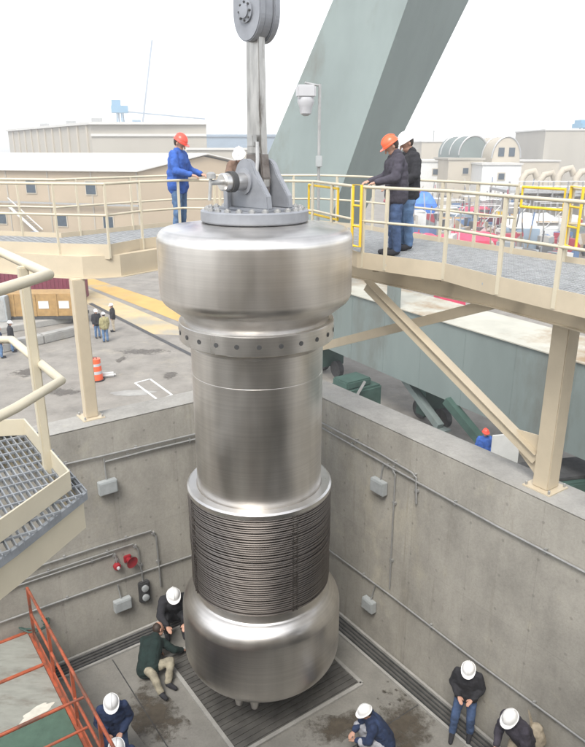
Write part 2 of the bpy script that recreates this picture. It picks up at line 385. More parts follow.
# conduits and boxes on the walls
EL, ER = -NX * .04, -AX * .04
def cond(label, pts, plane, r=.017, drop=None):
    f = (lambda x, y: onq(x, y, QL) + EL) if plane == 'L' else (lambda x, y: onp(x, y, PR) + ER)
    P = [f(*p) for p in pts]
    t = thing('wall_conduit', label, 'conduit', P[0])
    MB().tube(P, r, 8).build('pipe', M['alu'], t, smooth=True)
    n = -EL if plane == 'L' else -ER
    for i in range(len(P) - 1):
        L = (P[i + 1] - P[i]).length; m_ = max(1, int(L / 1.1))
        for j in range(m_):
            c = P[i].lerp(P[i + 1], (j + .5) / m_); d = (P[i + 1] - P[i]).normalized()
            MB().bar(c - d * .02 + n * .4, c + d * .02 + n * .4, .075, .045, up=n.normalized()).build('clamp', M['alu'], t)
    return t
cond('upper conduit of the left wall running to the grey box drop', [(-60, 491), (102, 455), (225, 426)], 'L')
cond('short second conduit just under the upper one on the left wall', [(104, 461), (150, 449), (225, 431)], 'L')
cond('conduit on the left wall turning down beside the vessel', [(-60, 597), (100, 545), (150, 530), (155, 535), (160, 585)], 'L')
cond('middle conduit on the left wall turning down behind the red horn', [(-60, 606), (80, 560), (132, 543), (137, 548), (142, 580)], 'L', .014)
cond('conduit ending at the small red beacon on the left wall', [(-60, 610), (70, 567), (112, 553), (115, 556), (116, 562)], 'L', .014)
cond('lowest long conduit of the left wall', [(-60, 643), (20, 614), (110, 582), (225, 543)], 'L')
cond('upper conduit of the right wall running the full length', [(300, 414), (418, 481), (500, 526), (600, 578)], 'R')
cond('second conduit of the right wall that turns down short of the middle', [(300, 410), (380, 452), (414, 472), (418, 477), (418, 503)], 'R')
cond('vertical conduit dropping past the grey box on the right wall', [(384, 462), (394, 468), (397, 474), (394, 530), (391, 588)], 'R', .014)
cond('lowest long conduit of the right wall', [(300, 527), (390, 593), (480, 662), (600, 750)], 'R')
def jbox(label, x, y, plane, w, h, d=.12, m='box', stem=None):
    f = (lambda x, y: onq(x, y, QL)) if plane == 'L' else (lambda x, y: onp(x, y, PR))
    c = f(x, y); n = -NX if plane == 'L' else -AX; yaw = SR if plane == 'L' else SR + math.pi / 2
    t = thing('junction_box', label, 'box', c, 'grey electrical boxes on the pit walls')
    o = MB().box(c + n * (d / 2 + .02) - Vector((0, 0, h / 2)), w, d, h, yaw).build('housing', M[m], t, bevel=.01)
    MB().box(c + n * (d + .028) - Vector((0, 0, h / 2 - .02)), w * .9, .014, h - .04, yaw).build('cover', M[m], t, bevel=.004)
    if stem:
        e = f(*stem) + n * .04; MB().tube([c + n * .06, Vector((e.x, e.y, e.z))], .014, 8).build('stem_pipe', M['alu'], t, smooth=True)
    return t
jbox('grey box high on the left wall under the upper conduit', 106, 485, 'L', .34, .26, stem=(103, 458))
jbox('grey box low on the left wall below the red horn', 121, 602, 'L', .34, .24, stem=(117, 584))
jbox('grey box high on the right wall beside the vertical conduit', 382, 485, 'R', .34, .26, stem=(385, 463))
jbox('grey box low on the right wall under the lowest conduit', 372, 603, 'R', .30, .24, stem=(377, 583))
# red horn, beacon, black device
c = onq(127, 558, QL); t = thing('alarm_horn', 'red flared alarm horn on the left wall', 'alarm', c)
MB().lathe([(.04, 0), (.045, .04), (.055, .08), (.115, .15), (.12, .16), (.02, .14)], c - NX * .03, 20, axis=-NX + Vector((.3, 0, -.1))).build('horn', M['red'], t, smooth=True)
MB().box(c - NX * .02 - Vector((0, 0, .07)), .14, .06, .14, SR).build('base', M['red'], t, bevel=.01)
c = onq(116, 565, QL); t = thing('alarm_beacon', 'small red beacon with a white lens left of the horn', 'alarm', c)
MB().lathe([(.07, 0), (.075, .05), (.06, .09), (.02, .1)], c - NX * .02, 20, axis=-NX).build('base', M['red'], t, smooth=True)
MB().lathe([(.035, 0), (.03, .03), (.01, .04)], c - NX * .12, 14, axis=-NX).build('lens', M['white_p'], t, smooth=True)
c = onq(143, 590, QL); t = thing('wall_socket', 'black socket panel with round outlets low on the left wall', 'socket', c)
MB().box(c - NX * .06 - Vector((0, 0, .22)), .22, .1, .46, SR).build('housing', M['dark'], t, bevel=.02)
for dz in (.11, -.1): MB().lathe([(.07, 0), (.07, .04), (.05, .05)], c - NX * .11 + Vector((0, 0, dz)), 18, axis=-NX).build('outlet', M['box'], t, smooth=True)

# ------------------------------------------------------------------ ring walkway
I_ = [(4.6, 4.8), (3.9, 6.0), (3.35, 6.95), (3.02, 7.55), (2.62, 8.3), (2.14, 9.4), (1.40, 10.12), (1.02, 10.5), (.4, 12.3), (-.9, 12.75), (-2.05, 12.85), (-2.75, 12.1), (-3.1, 11.35), (-4.0, 11.5), (-5.2, 11.8), (-9, 12.7)]
O_ = [(-9, 14.2), (-5.6, 13.3), (-4.45, 13.0), (-3.7, 13.9), (-2.6, 15.2), (.6, 15.4), (1.5, 14.5), (2.2, 13.2), (3.1, 11.7), (4.3, 9.75), (5.3, 8.1), (6.8, 5.7)]
wk = thing('ring_walkway', 'beige elevated walkway with grey grating curving round the vessel', 'walkway', (-.4, 13.5, DECK))
k = MB(); clipbars(k, I_ + O_, AX, .042, .008, .035, DECK); clipbars(k, I_ + O_, NX, .11, .012, .012, DECK + .002); clipbars(k, I_ + O_, NX, .35, .02, .03, DECK - .04)
k.build('grating', M['galv_l'], wk)
k = MB().ribbon(I_, DECK - .16, DECK + .09, .012); k.build('toe_plate', M['beige'], wk)
k = MB().ribbon(O_, DECK - .16, DECK + .09, .012); k.build('toe_plate', M['beige'], wk)
def offset(pts, t):
    out = []
    P = [Vector((p[0], p[1], 0)) for p in pts]
    for i in range(len(P)):
        d = Vector((0, 0, 0))
        if i > 0: d += (P[i] - P[i - 1]).normalized()
        if i < len(P) - 1: d += (P[i + 1] - P[i]).normalized()
        d.normalize(); out.append((P[i].x - d.y * t, P[i].y + d.x * t))
    return out
gl = [(-9, 12.85), (-5.2, 11.92), (-4.0, 11.45), (-3.55, 11.33), (-3.0, 11.5), (-2.35, 12.4), (-1.0, 13.0)]
MB().ribbon(gl, DECK - .46, DECK - .10, .16).build('girder', M['beige'], wk)
gr = [(4.9, 5.6), (3.72, 8.15), (3.0, 9.5), (1.95, 10.9), (1.1, 12.0), (-.6, 12.95)]
MB().ribbon(gr, DECK - .55, DECK - .10, .16).build('girder', M['beige'], wk)
MB().ribbon([(p[0], p[1]) for p in gl], DECK - .475, DECK - .462, .28).build('girder_flange', M['beige'], wk)
MB().ribbon([(p[0], p[1]) for p in gr], DECK - .565, DECK - .552, .28).build('girder_flange', M['beige'], wk)
k = MB()
for a, b in (((3.9, 6.2), (6.0, 7.2)), ((3.1, 7.8), (5.2, 8.6)), ((2.6, 8.6), (4.5, 9.6)), ((2.1, 9.6), (3.3, 11.2)), ((1.3, 10.4), (2.4, 12.6)), ((-3.2, 11.7), (-4.3, 12.9)), ((-2.4, 12.6), (-3.1, 14.4)), ((-4.2, 11.7), (-4.9, 13.0)), ((0, 12.8), (.8, 15.0)), ((-5.3, 12.0), (-5.6, 13.2))):
    k.bar((a[0], a[1], DECK - .13), (b[0], b[1], DECK - .13), .09, .16)
each(k, 'joist', M['beige'], wk)

def column(label, base, w, top):
    t = thing('steel_column', label, 'column', base)
    b = Vector(base); MB().box(b + Vector((0, 0, .025)), w, w * .94, top - b.z - .025, SR).build('shaft', M['beige'], t, bevel=.012)
    MB().box(b, w + .18, w + .18, .025, SR).build('base_plate', M['beige'], t)
    k = MB()
    for i in (-1, 1):
        for j in (-1, 1):
            c = b + AX * i * (w / 2 + .05) + NX * j * (w / 2 + .05); k.lathe([(.018, 0), (.018, .05), (.012, .055)], c + Vector((0, 0, .025)), 8)
    each(k, 'anchor_bolt', M['alu'], t)
    return t
LP = onz(91, 417, WTOP); RP = onz(545, 487, WTOP)
column('beige square column on the left wall under the walkway', LP, .215, DECK - .475)
column('thick beige square column on the right wall at the foot of the brace', RP, .27, DECK - .55)
CP = site(PR + .34, QL + .3, WTOP)
column('beige column at the wall corner hidden behind the vessel', CP, .22, DECK - .5)
# braces
top1 = Vector((1.25, 11.0, DECK - .55))
t = thing('diagonal_brace', 'long beige diagonal brace rising left from the foot of the right column', 'brace', RP)
MB().bar(RP + Vector((-.12, .12, .38)), top1, .10, .15).build('brace_bar', M['beige'], t)
MB().bar(RP + Vector((-.12, .12, .38)) + Vector((0, 0, .095)), top1 + Vector((0, 0, .095)), .19, .012).build('brace_flange', M['beige'], t)
d = (top1 - RP).normalized(); nrm = d.cross(Vector((0, 0, 1))).normalized()
pl = [RP + Vector((-.06, .06, .06)), RP + Vector((-.06, .06, .75)), RP + Vector((-.42, .5, .72)), RP + Vector((-.30, .34, .38))]
MB().prism([p + nrm * .02 for p in pl], nrm * -.02).build('gusset', M['beige'], t)
top2 = at(492, 304, 9.55); bot2 = CP + Vector((0, 0, .45))
t = thing('diagonal_brace', 'flatter beige brace crossing behind the long one towards the vessel', 'brace', top2)
MB().bar(top2 + Vector((0, 0, .0)), bot2, .09, .16).build('brace_bar', M['beige'], t)
mid = top2.lerp(bot2, .42)

# railings
def railing(label, path, posts, h=1.07, z=DECK, mat='cream', r=.024, group=None, inward=0.0):
    t = thing('guard_railing', label, 'railing', (path[0][0], path[0][1], z), group)
    MB().tube([(p[0], p[1], z + h) for p in path], r, 10).build('top_rail', M[mat], t, smooth=True)
    MB().tube([(p[0], p[1], z + h * .53) for p in path], r * .85, 10).build('mid_rail', M[mat], t, smooth=True)
    for p in posts: MB().bar((p[0], p[1], z - .14), (p[0], p[1], z + h), .055, .03).build('post', M[mat], t)
    return t
def pick(path, n):
    out = []; L = [0]
    for a, b in zip(path, path[1:]): L.append(L[-1] + math.dist(a, b))
    for i in range(n):
        s = L[-1] * (i + .02) / (n - 1 + .04)
        for j in range(len(path) - 1):
            if L[j] <= s <= L[j + 1] + 1e-6:
                f = (s - L[j]) / (L[j + 1] - L[j]); out.append((path[j][0] + (path[j + 1][0] - path[j][0]) * f, path[j][1] + (path[j + 1][1] - path[j][1]) * f)); break
    return out
ir = [(4.6, 4.8), (3.9, 6.0), (3.35, 6.95), (3.02, 7.55), (2.62, 8.3), (2.14, 9.4), (1.40, 10.12), (1.08, 10.45)]
railing('inner cream railing on the right in front of the two men', ir, [(3.9, 6.0), (3.45, 6.8), (3.02, 7.55), (2.6, 8.35), (2.14, 9.4), (1.40, 10.12), (1.09, 10.44)])
il = [(-9, 12.7), (-5.2, 11.8), (-4.0, 11.5), (-3.1, 11.35), (-2.75, 12.1), (-2.05, 12.85), (-1.45, 12.8)]
railing('inner cream railing on the left curving in front of the man in blue', il, [(-6.4, 12.08), (-5.2, 11.8), (-4.0, 11.5), (-3.1, 11.36), (-2.7, 12.15), (-2.12, 12.8), (-1.45, 12.8)])
ib = [(-1.35, 12.78), (-.9, 12.75), (.38, 12.32), (.62, 11.6), (.95, 10.7)]
railing('inner cream railing behind the vessel', ib, [(-1.35, 12.78), (-.5, 12.6), (.36, 12.32), (.66, 11.5), (.94, 10.75)])
ol = [(-9, 14.2), (-5.6, 13.3), (-4.45, 13.0), (-3.7, 13.9), (-2.6, 15.2), (-1.2, 15.28)]
railing('outer cream railing on the left end of the walkway', ol, pick(ol, 8))
ob = [(-1.1, 15.3), (.6, 15.4), (1.5, 14.5), (2.2, 13.2)]
railing('outer cream railing at the back between the two cream corners', ob, pick(ob, 5))
orr = [(2.25, 13.1), (3.1, 11.7), (3.58, 10.92)]
railing('outer cream railing on the right behind the two men', orr, pick(orr, 4))
orn = [(4.08, 10.1), (4.65, 9.15), (5.3, 8.1), (6.8, 5.7)]
railing('outer cream railing right of the yellow gate', orn, pick(orn, 4))
# yellow gates
def ygate(label, a, b, z, h, bars=2):
    t = thing('safety_gate', label, 'gate', (a[0], a[1], z))
    a = Vector((a[0], a[1], z)); b = Vector((b[0], b[1], z)); up = Vector((0, 0, h))
    MB().tube([a, a + up, b + up, b, a], .022, 8).build('frame', M['yellow'], t, smooth=True)
    for i in range(bars):
        f = (i + 1) / (bars + 1); MB().tube([a + up * f, b + up * f], .016, 8).build('bar', M['yellow'], t, smooth=True)
ygate('narrow yellow gate leaf standing open by the two men', (.93, 10.55), (1.04, 10.38), DECK + .18, .92)
ygate('second yellow gate leaf low behind the first one by the two men', (.30, 12.6), (.75, 11.3), DECK + .5, .5, 0)
ygate('yellow gate closing the gap in the outer right railing', (3.62, 10.85), (4.03, 10.18), DECK + .75, .3, 0)
gp = onz(575, 262, DECK)
ygate('yellow swing gate folded back on the right railing', (4.06, 10.05), (4.10, 9.72), DECK + .25, .85, 2)

# unseen platform under the viewer, extended over the pit to block skylight
vp = thing('shading_platform', 'unseen beige platform under the viewer, extended to keep skylight off the pit', 'platform', (1, -2, DECK))
PV = [(-3.4, -4.6), (9.5, -4.6), (9.5, 3.9), (6.85, 5.6), (4.65, 4.7), (3.2, 3.2), (2.2, 1.15), (-3.4, 1.15)]
MB().prism([Vector((x_, y_, DECK - .012)) for x_, y_ in PV], Vector((0, 0, .01))).build('unseen_deck_plate', M['plate'], vp)
MB().ribbon([(6.85, 5.6), (9.5, 3.9), (9.5, -4.6), (-3.4, -4.6), (-3.4, 1.15)], DECK - .3, DECK + .1, .02).build('unseen_fascia', M['beige'], vp)
MB().ribbon([(-3.38, 1.15), (2.2, 1.15), (3.2, 3.2), (4.65, 4.7)], DECK - .3, DECK - .02, .1).build('girder', M['beige'], vp)
for x_, y_ in ((-3, -4), (3, -4.2), (9, -4), (9, 3.6)): MB().box((x_, y_, YARD), .22, .22, DECK - YARD - .3, SR).build('column', M['beige'], vp)
railing('cream railing the viewer leans over', [(-1.3, .35), (2.1, .35), (2.6, 1.8)], [(-1.2, .35), (.5, .35), (2.1, .35)])
# flood lamp pole at the back rail
b = at(318, 232, 13.0); b.z = DECK
t = thing('lamp_pole', 'thin grey pole with a white flood lamp behind the vessel', 'lamp post', b)
tp = at(317, 84, 13.0)
MB().tube([b, Vector((b.x, b.y, tp.z))], .028, 8).build('pole', M['alu'], t, smooth=True)
MB().tube([Vector((b.x, b.y, tp.z - .03)), Vector((b.x - .27, b.y - .05, tp.z + .02))], .018, 8).build('bracket', M['alu'], t, smooth=True)
c = Vector((b.x - .25, b.y - .06, tp.z - .30))
lh = MB().box(c + Vector((0, 0, .06)), .34, .26, .22, .1).build('lamp_housing', M['white_p'], t, bevel=.03)
lo = MB(); lo.lathe([(.14, .07), (.155, 0), (.12, -.08), (.10, -.20), (.04, -.24)], c, 20); lo.build('lamp_globe', M['white_p'], t, smooth=True)
MB().box(Vector((b.x, b.y - .04, DECK + 1.3)), .12, .10, .2, 0).build('switch_box', M['box'], t, bevel=.01)
MB().box(Vector((b.x, b.y - .0, DECK)), .2, .2, .02, 0).build('base_plate', M['alu'], t)

# ------------------------------------------------------------------ the vessel
VX, VY = -.525, 9.5
K = .95
def zf(y, r):                            # height of a ring of radius r whose near point is seen at row y
    return at(258, y, VY - r).z
ves = thing('pressure_vessel', 'tall polished steel vessel hanging from the crane link in the pit', 'vessel', (VX, VY, .45))
C0 = Vector((VX, VY, 0))
z_ft, z_fb = zf(214, .75), zf(226, .76)
z_sh = zf(243, 1.30)
def arc(cr, cz, r, a0, a1, n=8, rz=None):
    rz = rz or r
    return [(cr + r * math.cos(R(a0 + (a1 - a0) * i / n)), cz + rz * math.sin(R(a0 + (a1 - a0) * i / n))) for i in range(n + 1)]
z_b0 = zf(338, 1.15); z_b1 = zf(358, 1.15)
RD = 1.37
z_top_side = z_sh - .10; z_bot_side = zf(312, RD)
prof = [(.60, z_fb - .02), (.80, z_fb - .02), (1.0, z_fb - .07)]
prof += arc(RD - .16, z_top_side, .16, 75, 0, 8)
prof += arc(RD - .20, z_bot_side + .02, .20, 0, -42, 9)
ex, ez_ = prof[-1]; tx, tz = 1.075, z_b0 + .09
prof += [(ex + (tx - ex) * f_, ez_ + (tz - ez_) * f_ ) for f_ in (.33, .66, .95)] + [(1.06, z_b0 + .06), (1.05, z_b0 + .03), (1.05, z_b0 - .02)]
drum = MB().lathe(prof, C0, 128).build('upper_drum', M['steel'], ves, smooth=True, auto=50)
# top flange with bolts
k = MB().lathe([(.2, z_ft - .004), (.66, z_ft), (.735, z_ft), (.75, z_ft - .015), (.75, z_fb + .015), (.74, z_fb), (.70, z_fb - .019), (.2, z_fb - .019)], C0, 96)
fl_ = k.build('top_flange', M['lift'], ves, smooth=True, auto=30)
for i in range(24):
    a = 2 * math.pi * i / 24; c = C0 + Vector((.655 * math.cos(a), .655 * math.sin(a), z_ft - .002))
    if i == 0:
        k = MB().lathe([(.046, 0), (.046, .032), (.026, .036), (.024, .05), (.012, .052)], Vector((0, 0, 0)), 6); b0 = sub(k, 'bolt', M['alu'], fl_, smooth=True); b0.location = c
    else:
        b1 = b0.copy(); S.collection.objects.link(b1); b1.location = c; b1.parent = fl_
# band with holes
RB = 1.13
band = MB().lathe([(1.03, z_b0), (RB - .01, z_b0), (RB, z_b0 - .01), (RB, z_b1 + .01), (RB - .01, z_b1), (1.03, z_b1)], C0, 128).build('holed_band', M['steel_b'], ves, smooth=True, auto=30)
hb = MB()
for i in range(24):
    a = 2 * math.pi * (i + .3) / 24; d = Vector((math.cos(a), math.sin(a), 0))
    hb.lathe([(.02, 0), (.033, 0), (.033, .006), (.02, .006)], C0 + d * (RB + .001) + Vector((0, 0, (z_b0 + z_b1) / 2)), 12, axis=d)
each(hb, 'hole_liner', M['dark'], band, True, smooth=True)
RC = .975; z_col = zf(518, 1.185); z_ribb = zf(619, 1.17)
shell = MB().lathe([(RC - .05, z_b1 + .02), (RC - .03, z_b1 - .06), (RC, z_b1 - .1), (RC, z_b1 - .5), (RC - .003, z_b1 - .503), (RC - .003, z_b1 - .512), (RC, z_b1 - .515), (RC, z_col + .25), (RC, z_col + .2), (RC, z_col - .05)], C0, 128).build('shell', M['steel'], ves, smooth=True, auto=8)
RR = 1.14
MB().lathe([(RC - .02, z_col - .02), (RC + .02, z_col + .012), (RR - .03, z_col + .012), (RR, z_col - .01), (RR, z_col - .075), (RR - .02, z_col - .08), (RC, z_col - .08)], C0, 128).build('collar', M['steel_b'], ves, smooth=True, auto=30)
# stacked coil section
prof = []; nb = 44; zt = z_col - .082; dz = (zt - z_ribb) / nb
random.seed(3)
prof.append((RC, zt))
for i in range(nb):
    z = zt - (i + random.uniform(-.16, .16) * (i > 0)) * dz; j = random.uniform(-.010, .006); dz2 = dz * random.uniform(.9, 1.05)
    prof += [(RR - .036, z), (RR - .014 + j, z - dz * .10), (RR - .006 + j, z - dz * .42), (RR - .014 + j, z - dz * .78), (RR - .036, z - dz * .88)]
prof.append((RC - .03, z_ribb))
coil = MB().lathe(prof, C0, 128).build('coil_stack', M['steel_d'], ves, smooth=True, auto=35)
for ang in (-60, -152, 100, 20):
    k = MB(); a = R(ang)
    for i in range(nb):
        z = zt - (i + .5) * dz
        for s_ in (-.03, .03):
            d = Vector((math.cos(a + s_), math.sin(a + s_), 0)); k.box(C0 + d * (RR - .008) + Vector((0, 0, z - .011)), .018, .022, .02, a)
    d = Vector((math.cos(a), math.sin(a), 0)); k.bar(C0 + d * (RR - .03) + Vector((0, 0, zt)), C0 + d * (RR - .03) + Vector((0, 0, zt - nb * dz)), .08, .03, up=d)
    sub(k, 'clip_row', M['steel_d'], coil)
# waist and lower bulb
RL = 1.32; z_c1 = zf(640, 1.1) ; zc = 9.2 - 8.0 + .30
zc = at(258, 630, VY).z
z_w = z_ribb
bot = at(258, 690, VY - .80).z
prof = [(RR - .12, z_w + .01), (RR - .10, z_w - .005), (RR - .10, z_w - .13), (RR - .07, z_w - .17)]
prof += arc(RL - .36, z_w - .50, .36, 72, 0, 10, .34)
prof += arc(RL - .42, bot + .45, .42, 0, -80, 12, .45) + [(.7, bot - .01), (.3, bot - .03)]
MB().lathe(prof, C0, 128).build('lower_head', M['steel'], ves, smooth=True, auto=60)
k = MB()
for dx, dy in ((-.36, -.72), (-.10, -.80)):
    k.lathe([(.05, .12), (.08, .06), (.08, -.22), (.06, -.34), (.035, -.36)], C0 + Vector((dx, dy, bot - .01)), 14)
each(k, 'drain_nozzle', M['steel_b'], ves, smooth=True)
VB = bot

# ------------------------------------------------------------------ lifting gear
LYAW = R(43); yaw = LYAW; LA = Vector((math.cos(yaw), math.sin(yaw), 0)); LN = Vector((-LA.y, LA.x, 0))
T0 = C0 + Vector((.05, -.05, z_ft))
lg = thing('lifting_clevis', 'grey steel clevis of two tapered plates bolted on top of the vessel', 'lifting bracket', T0)
MB().box(T0, .62, .98, .035, yaw).build('base_plate', M['lift'], lg, bevel=.005)
H = .64
for s_ in (-1, 1):
    off = LA * (s_ * .185); prf = []
    for (a_, z_) in [(-.47, .035), (.47, .035), (.45, .14), (.22, H - .16)] + [(.20 * math.cos(R(x)), H - .17 + .20 * math.sin(R(x))) for x in range(20, 161, 20)] + [(-.22, H - .16), (-.45, .2)]:
        prf.append(T0 + off - LA * .045 + LN * a_ + Vector((0, 0, z_)))
    MB().prism(prf, LA * .09).build('side_plate', M['lift'], lg, bevel=.012)
    MB().lathe([(.17, 0), (.17, .03), (.1, .035)], T0 + off + LA * s_ * .045 + Vector((0, 0, H - .26)), 28, axis=LA * s_).build('pin_boss', M['lift'], lg, smooth=True)
pc = T0 + Vector((0, 0, H - .26))
pin = MB().lathe([(.05, -.62), (.095, -.62), (.115, -.60), (.115, .30), (.10, .32), (.04, .32)], pc, 32, axis=LA).build('lifting_pin', M['steel_b'], lg, smooth=True)
k = MB().lathe([(.135, -.50), (.135, -.42), (.115, -.42), (.115, -.50)], pc, 32, axis=LA); sub(k, 'retaining_ring', M['dark'], pin, smooth=True)
k = MB(); e = pc - LA * .68
k.tube([e + LA * .06, e - LA * .12], .035, 10); k.tube([e - LA * .10 + Vector((0, 0, .10)), e - LA * .14 + Vector((0, 0, -.22))], .022, 8)
k.lathe([(.06, 0), (.06, .06), (.03, .08)], e - LA * .10 + Vector((0, 0, .05)), 12)
sub(k, 'locking_handle', M['alu'], pin, smooth=True)
MB().box(T0 - LA * .30 + LN * .3, .06, .10, .30, yaw).build('stop_block', M['lift'], lg, bevel=.008)
# link
ln = thing('lifting_link', 'long flat steel link bar rising from the clevis to the crane block', 'lifting link', pc)
zt_ = at(248, 20, VY).z; w0, w1 = .19, .165; th = .12
pts = []
for x in range(200, 341, 20): pts.append((.20 * math.cos(R(x)), .20 * math.sin(R(x))))
zb = zt_ - pc.z
prf = [( .19, .02), (.15, .35), (.135, .9), (.125, zb - .25), (.13, zb), (-.13, zb), (-.125, zb - .25), (-.135, .9), (-.15, .35), (-.19, .02)]
ring_ = [pc - LA * th / 2 + LN * a_ + Vector((0, 0, z_)) for a_, z_ in pts + prf]
MB().prism(ring_, LA * th).build('link_bar', M['lift_d'], ln, bevel=.01)
k = MB().prism([pc - LA * .075 + LN * a_ + Vector((0, 0, z_)) for a_, z_ in ((-.17, -.22), (.17, -.22), (.192, .05), (.152, .36), (-.152, .36), (-.192, .05))], LA * .15); k.build('grip_wrap', M['shoe'], ln, bevel=.015)
MB().tube([pc + LN * -.20 - LA * .2 + Vector((0, 0, .02)), pc + LN * -.16 - LA * .13 + Vector((0, 0, .28)), pc - LN * .13 - LA * .11 + Vector((0, 0, .5))], .025, 8).build('tie_strap', M['alu'], ln, smooth=True)
MB().box(pc - LA * .13 - LN * .05 + Vector((0, 0, .44)), .08, .12, .15, yaw).build('clamp_block', M['alu'], ln, bevel=.01)
# block above
hb_c = Vector((VX + .07, VY - .05, at(248, 14, VY).z))
hk = thing('crane_block', 'rounded grey crane block with a bolted hub at the top of the link', 'crane block', hb_c)
prf = [(.27 * math.cos(R(x)), .34 * math.sin(R(x))) for x in range(180, 361, 8)] + [(.27, .3), (.27, 2.2), (-.27, 2.2), (-.27, .3)]
for o_, w_, g_, nm_ in ((-.17, .10, 0, 'cheek_plate'), (.07, .10, 0, 'cheek_plate'), (-.069, .138, .03, 'sheave_body')):
    MB().prism([hb_c + LA * o_ + LN * a_ * (1 - g_ * 3) + Vector((0, 0, z_ * (1 - g_ * 2) if z_ < 0 else z_)) for a_, z_ in prf], LA * w_).build(nm_, M['lift'], hk, bevel=.012)
hub = MB().lathe([(.05, .168), (.125, .168), (.13, .175), (.13, .195), (.08, .20), (.08, .22), (.03, .225)], hb_c, 32, axis=-LA).build('hub', M['lift'], hk, smooth=True)
k = MB()
for i in range(8):
    a = 2 * math.pi * i / 8; k.lathe([(.014, 0), (.014, .02), (.006, .022)], hb_c - LA * .195 + (LN * math.cos(a) + Vector((0, 0, 1)) * math.sin(a)) * .105, 6, axis=-LA)
each(k, 'hub_bolt', M['dark'], hub, True)
MB().lathe([(.05, .16), (.12, .16), (.12, .2), (.05, .2)], hb_c, 24, axis=LA).build('axle', M['lift_d'], hk, smooth=True)

# ------------------------------------------------------------------ near landing
LZ = DECK
lp = [(-1.72, 3.60), (-1.575, 3.62), (-1.10, 2.95), (-1.25, 2.50), (-1.45, 2.0), (-1.7, 1.6)]
lo_ = [(-1.78, 3.68), (-1.54, 3.70), (-1.02, 2.95), (-1.18, 2.46), (-1.38, 1.95), (-1.64, 1.55)]
ld = thing('stair_landing', 'cream steel landing with open grating in the left foreground', 'landing', (-2.2, 2.7, LZ))
poly = lo_ + [(-3.4, 1.55), (-3.4, 3.68)]
k = MB(); clipbars(k, poly, NX, .034, .006, .032, LZ); clipbars(k, poly, AX, .10, .01, .012, LZ + .002)
k.build('grating', M['galv'], ld)
lpx = [(-3.4, 3.60)] + lp + [(-3.4, 1.6)]; lox = [(-3.4, 3.68)] + lo_ + [(-3.4, 1.55)]
MB().ribbon(lpx, LZ + .004, LZ + .105, .010).build('toe_plate', M['cream'], ld)
MB().ribbon(offset(lox, -.03), LZ - .21, LZ - .035, .012).build('edge_channel', M['cream'], ld)
MB().ribbon(offset(lox, -.055), LZ - .21, LZ - .198, .06).build('channel_flange', M['cream'], ld)
MB().ribbon(offset(lox, -.01), LZ - .05, LZ - .012, .02).build('grating_band', M['galv'], ld)
k = MB()
for i in range(4):
    a = Vector((-3.4 + i * .55, 3.6, LZ - .11)); k.bar(a, (a.x, 1.6, LZ - .11), .06, .12)
each(k, 'joist', M['cream'], ld)
MB().box((-2.9, 2.2, 0), .2, .2, LZ - .2, SR).build('column', M['cream'], ld)
rp = [(-3.4, 3.66), (-1.76, 3.66), (-1.60, 3.66), (-1.085, 2.95), (-1.16, 2.60), (-1.38, 1.95), (-1.64, 1.5)]
lr = thing('guard_railing', 'thick cream pipe railing bending round the near landing on the left', 'railing', (-1.09, 2.95, LZ))
MB().tube([(p[0], p[1], LZ + 1.075) for p in rp], .024, 14).build('top_rail', M['cream'], lr, smooth=True, auto=60)
MB().tube([(p[0], p[1], LZ + .575) for p in rp], .022, 14).build('mid_rail', M['cream'], lr, smooth=True, auto=60)
for px_, py_ in ((-1.30, 3.20), (-2.4, 3.67), (-1.42, 1.9)):
    MB().bar((px_, py_, LZ - .15), (px_, py_, LZ + 1.07), .055, .045).build('post', M['cream'], lr, bevel=.006)
# dog-leg mid rail returning on the far side, one step lower
# ------------------------------------------------------------------ orange work platform in the pit
oz = 1.0; ot = oz + 1.08
pA = onz(30, 587, ot); pB = onz(108, 747, ot)
pc0 = pA.dot(AX); 
op = (onz(30, 587, ot).dot(AX) + onz(105, 740, ot).dot(AX)) / 2
q_far = min(onz(0, 631, oz).dot(NX), QL - .12); qb1 = onz(0, 683, oz).dot(NX); qb2 = onz(0, 736, oz).dot(NX)
of = thing('work_platform', 'orange steel work platform with plywood deck in the bottom left corner', 'platform', site(op - 1.5, 8, 0))
qn = 3.0; pl_ = op - 3.4
pan = [(q_far, qb1 + .035), (qb1 - .035, qb2 + .035), (qb2 - .035, qb2 - 1.4), (qb2 - 1.47, qn)]
for i, (qa, qb) in enumerate(pan):
    MB().prism([site(pl_, qa, oz - .02), site(op - .06, qa, oz - .02), site(op - .06, qb, oz - .02), site(pl_, qb, oz - .02)], Vector((0, 0, .02))).build('deck_panel', M['ply'] if i != 2 else M['green_mat'], of)
for qa in (q_far + .03, qb1, qb2, qb2 - 1.435, qn - .03):
    MB().bar(site(pl_, qa, oz - .05), site(op, qa, oz - .05), .06, .14).build('cross_beam', M['orange'], of)
MB().bar(site(op - .02, q_far + .06, oz - .05), site(op - .02, qn, oz - .05), .07, .16).build('side_beam', M['orange'], of)
MB().bar(site(pl_, q_far + .06, oz - .05), site(pl_, qn, oz - .05), .07, .16).build('side_beam', M['orange'], of)
for qa in (q_far, q_far - 3, q_far - 6, qn + .2):
    for pp in (op - .1, pl_ + .1): MB().bar(site(pp, qa, 0), site(pp, qa, oz - .12), .07, .07).build('leg', M['orange'], of)
orl = thing('guard_railing', 'orange double railing along the edge of the plywood platform', 'railing', site(op, q_far, oz))
q_far = pA.dot(NX)
MB().tube([site(op, q_far, ot), site(op, qn, ot)], .024, 8).build('top_rail', M['orange'], orl, smooth=True)
MB().tube([site(op, q_far, oz + .55), site(op, qn, oz + .55)], .022, 8).build('mid_rail', M['orange'], orl, smooth=True)
MB().bar(site(op + .0, q_far, oz + .10), site(op + .0, qn, oz + .10), .02, .14).build('toe_board', M['orange'], orl)
q_ = q_far
